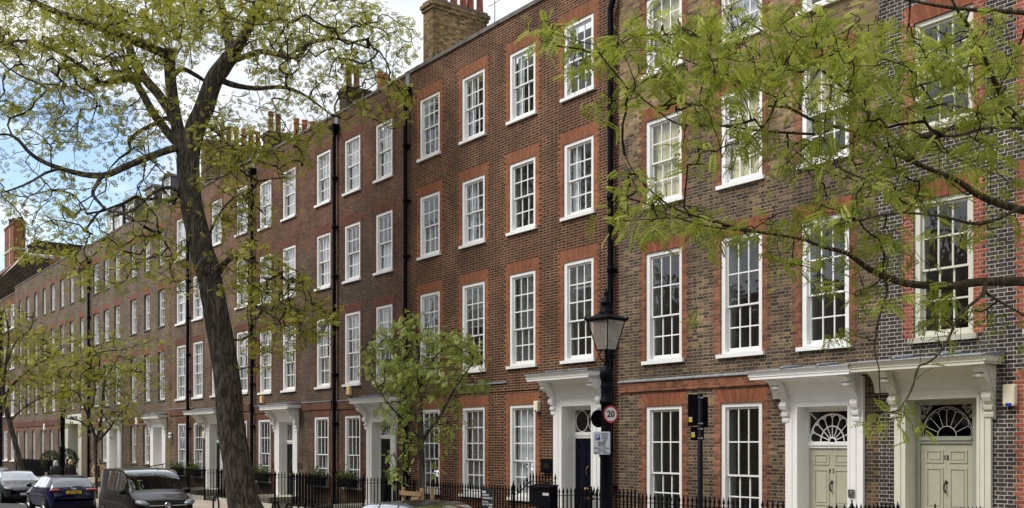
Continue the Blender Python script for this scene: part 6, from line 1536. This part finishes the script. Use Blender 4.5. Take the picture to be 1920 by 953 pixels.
# --- people
def person(label, loc, h, rz, cloth, hair, coat_len=.55, hairstyle='bob', lean=0., arm=None, legs='cloth_k', coat2=None):
    t = thing('person', label, 'person', loc, None, local=True, rz=rz); k = h/1.70
    bm = bmesh.new(); sk = bm.verts.layers.skin.verify(); V = {}
    def v(n, x, y, z, r, par=None):
        q = bm.verts.new((x*k, y*k, z*k)); q[sk].radius = (r*k, r*k); V[n] = q
        if par: bm.edges.new((V[par], q))
        return q
    v('pelvis', 0, 0, .93, .13)[sk].use_root = True
    v('waist', 0, .01, 1.07, .115, 'pelvis'); v('chest', 0, .0, 1.25, .135, 'waist'); v('neck0', 0, .01, 1.42, .06, 'chest'); v('neck', 0, -.005, 1.48, .05, 'neck0')
    v('jaw', 0, -.02, 1.53, .068, 'neck'); v('head', 0, -.01, 1.61, .083, 'jaw'); v('crown', 0, .0, 1.67, .062, 'head')
    a = arm or [(.22, .02, 1.12), (.24, -.05, .88)]
    for s, n in ((1, 'L'), (-1, 'R')):
        v('sh'+n, s*.17, .0, 1.38, .062, 'chest'); v('el'+n, s*a[0][0], a[0][1], a[0][2], .046, 'sh'+n); v('wr'+n, s*a[1][0], a[1][1], a[1][2], .032, 'el'+n)
        w = Vector(a[1]); d = (w-Vector(a[0])).normalized(); v('pa'+n, s*(w.x+d.x*.07), w.y+d.y*.07, w.z+d.z*.07, .030, 'wr'+n)
        for f in range(4):
            o = (f-1.5)*.018; v('f%d%s' % (f, n), s*(w.x+d.x*.11), w.y+d.y*.11+o, w.z+d.z*.11, .0095, 'pa'+n); v('g%d%s' % (f, n), s*(w.x+d.x*(.155-.008*abs(f-1.3))-.012), w.y+d.y*.15+o, w.z+d.z*(.155-.008*abs(f-1.3)), .0085, 'f%d%s' % (f, n))
        v('t'+n, s*(w.x+d.x*.06), w.y-.045, w.z+d.z*.07, .010, 'pa'+n)
        st = .06 if s > 0 else -.10
        v('hip'+n, s*.09, 0, .86, .085, 'pelvis'); v('kn'+n, s*.10, -.02+st*.3, .48, .058, 'hip'+n); v('an'+n, s*.10, st, .09, .040, 'kn'+n); v('to'+n, s*.11, st-.15, .04, .036, 'an'+n)
    me = bpy.data.meshes.new('body'); bm.to_mesh(me); bm.free(); me.materials.append(M['skin'])
    o = bpy.data.objects.new('body', me); col.objects.link(o); o.parent = t; ORG[o.name] = Vector((0, 0, 0))
    md = o.modifiers.new('skin', 'SKIN'); md.use_smooth_shade = True; o.modifiers.new('sub', 'SUBSURF').render_levels = 1
    def ringloft(nm, rows, mat, n=20):
        m = MB(); vs = [((x*math.cos(2*math.pi*j/n)+cx)*k, (y*math.sin(2*math.pi*j/n)+cy)*k, z*k) for (z, x, y, cx, cy) in rows for j in range(n)]
        m.raw(vs, [(i*n+j, i*n+(j+1) % n, (i+1)*n+(j+1) % n, (i+1)*n+j) for i in range(len(rows)-1) for j in range(n)], True); m.raw(vs[:n], [tuple(range(n))[::-1]]); m.raw(vs[-n:], [tuple(range(n))]); return m.build(nm, M[mat], t)
    ringloft('coat', [(coat_len, .25, .19, 0, 0), (.75, .225, .175, 0, 0), (.95, .205, .16, 0, 0), (1.08, .18, .145, 0, .005), (1.25, .205, .155, 0, 0), (1.36, .215, .13, 0, 0), (1.42, .165, .10, 0, 0), (1.455, .075, .075, 0, 0), (1.49, .068, .07, 0, 0)], cloth)
    for s in (1, -1):
        m = MB(); m.tube([(s*.12*k, 0, 1.435*k), (s*.185*k, 0, 1.385*k), (s*a[0][0]*k, a[0][1]*k, a[0][2]*k), (s*a[1][0]*k, a[1][1]*k, a[1][2]*k)], [.03*k, .072*k, .064*k, .052*k], 12); m.build('sleeve', M[cloth], t)
        st = .06 if s > 0 else -.10
        m = MB(); m.tube([(s*.09*k, 0, .88*k), (s*.10*k, (-.02+st*.3)*k, .48*k), (s*.10*k, st*k, .10*k)], [.10*k, .075*k, .06*k], 12); m.build('trouser_leg', M[legs], t)
        m = MB(); m.lathe((s*.11*k, (st-.07)*k, .0), [(.055*k, .005), (.058*k, .03), (.05*k, .08*k), (.03*k, .11*k)], 12, 'z', .85, 1.9); m.build('shoe', M['cloth_k'], t)
    hz = 1.615
    if coat2: ringloft('shirt', [(.80, .07, .03, 0, -.165), (1.1, .065, .03, 0, -.142), (1.35, .07, .03, 0, -.118), (1.44, .05, .03, 0, -.07)], coat2, 10)
    m = MB(); n = 16; rows = []
    if hairstyle == 'bob': prof = [(.02, .112), (.055, .100), (.088, .07), (.104, .02), (.106, -.04), (.100, -.10), (.085, -.135)]
    elif hairstyle == 'long': prof = [(.02, .108), (.055, .098), (.086, .068), (.100, .02), (.106, -.06), (.115, -.15), (.11, -.24)]
    else: prof = [(.02, .125), (.065, .112), (.098, .075), (.112, .02), (.116, -.05), (.115, -.12), (.10, -.16)]
    for r, z in prof:
        for j in range(n+1):
            a_ = math.radians(-40)+math.radians(260)*j/n if z < .06 else 2*math.pi*j/n
            rows.append((r*math.cos(a_)*k, (.015+r*1.08*math.sin(a_))*k, (hz+z)*k))
    m.raw(rows, [(i*(n+1)+j, i*(n+1)+j+1, (i+1)*(n+1)+j+1, (i+1)*(n+1)+j) for i in range(len(prof)-1) for j in range(n)], True)
    ho = m.build('hair', M[hair], t); sm = ho.modifiers.new('thick', 'SOLIDIFY'); sm.thickness = .02
    f = MB(); f.lathe((0, -.098*k, 1.592*k), [(.004, -.03), (.012*k, -.01), (.016*k, .0), (.008, .03)], 8); f.build('nose', M['skin'], t)
    for s in (1, -1):
        f = MB(); f.lathe((s*.032*k, -.080*k, 1.622*k), [(.003, -.012), (.011*k, -.005), (.011*k, .005), (.003, .012)], 8); f.build('eye', M['hair_d'], t)
        f = MB(); f.lathe((s*.083*k, .0, 1.605*k), [(.008, -.03), (.018*k, -.01), (.018*k, .015), (.006, .03)], 8, 'z', .5, 1.); f.build('ear', M['skin'], t)
    f = MB(); f.box(-.022*k, .022*k, -.094*k, -.07*k, 1.553*k, 1.561*k); f.build('mouth', M['sign_red'], t)
    return t
def pl_(px, p): v = on(px, p); v.z = PAVE+.002; return v
person('white-haired person walking away in a dark quilted jacket', pl_(104, 5.6), 1.62, math.radians(-82), 'cloth_n', 'hair_w', .72, 'hood')
person('blonde person walking away in a black coat', pl_(132, 5.0), 1.67, math.radians(-95), 'cloth_k', 'hair_b', .55, 'bob')
person('dark-haired person in a camel coat, hand on hip, partly behind a thin trunk', pl_(186, 3.5), 1.66, math.radians(66), 'cloth_c', 'hair_d', .60, 'long', arm=[(.34, .03, 1.14), (.24, -.08, 1.0)], coat2='cloth_k')
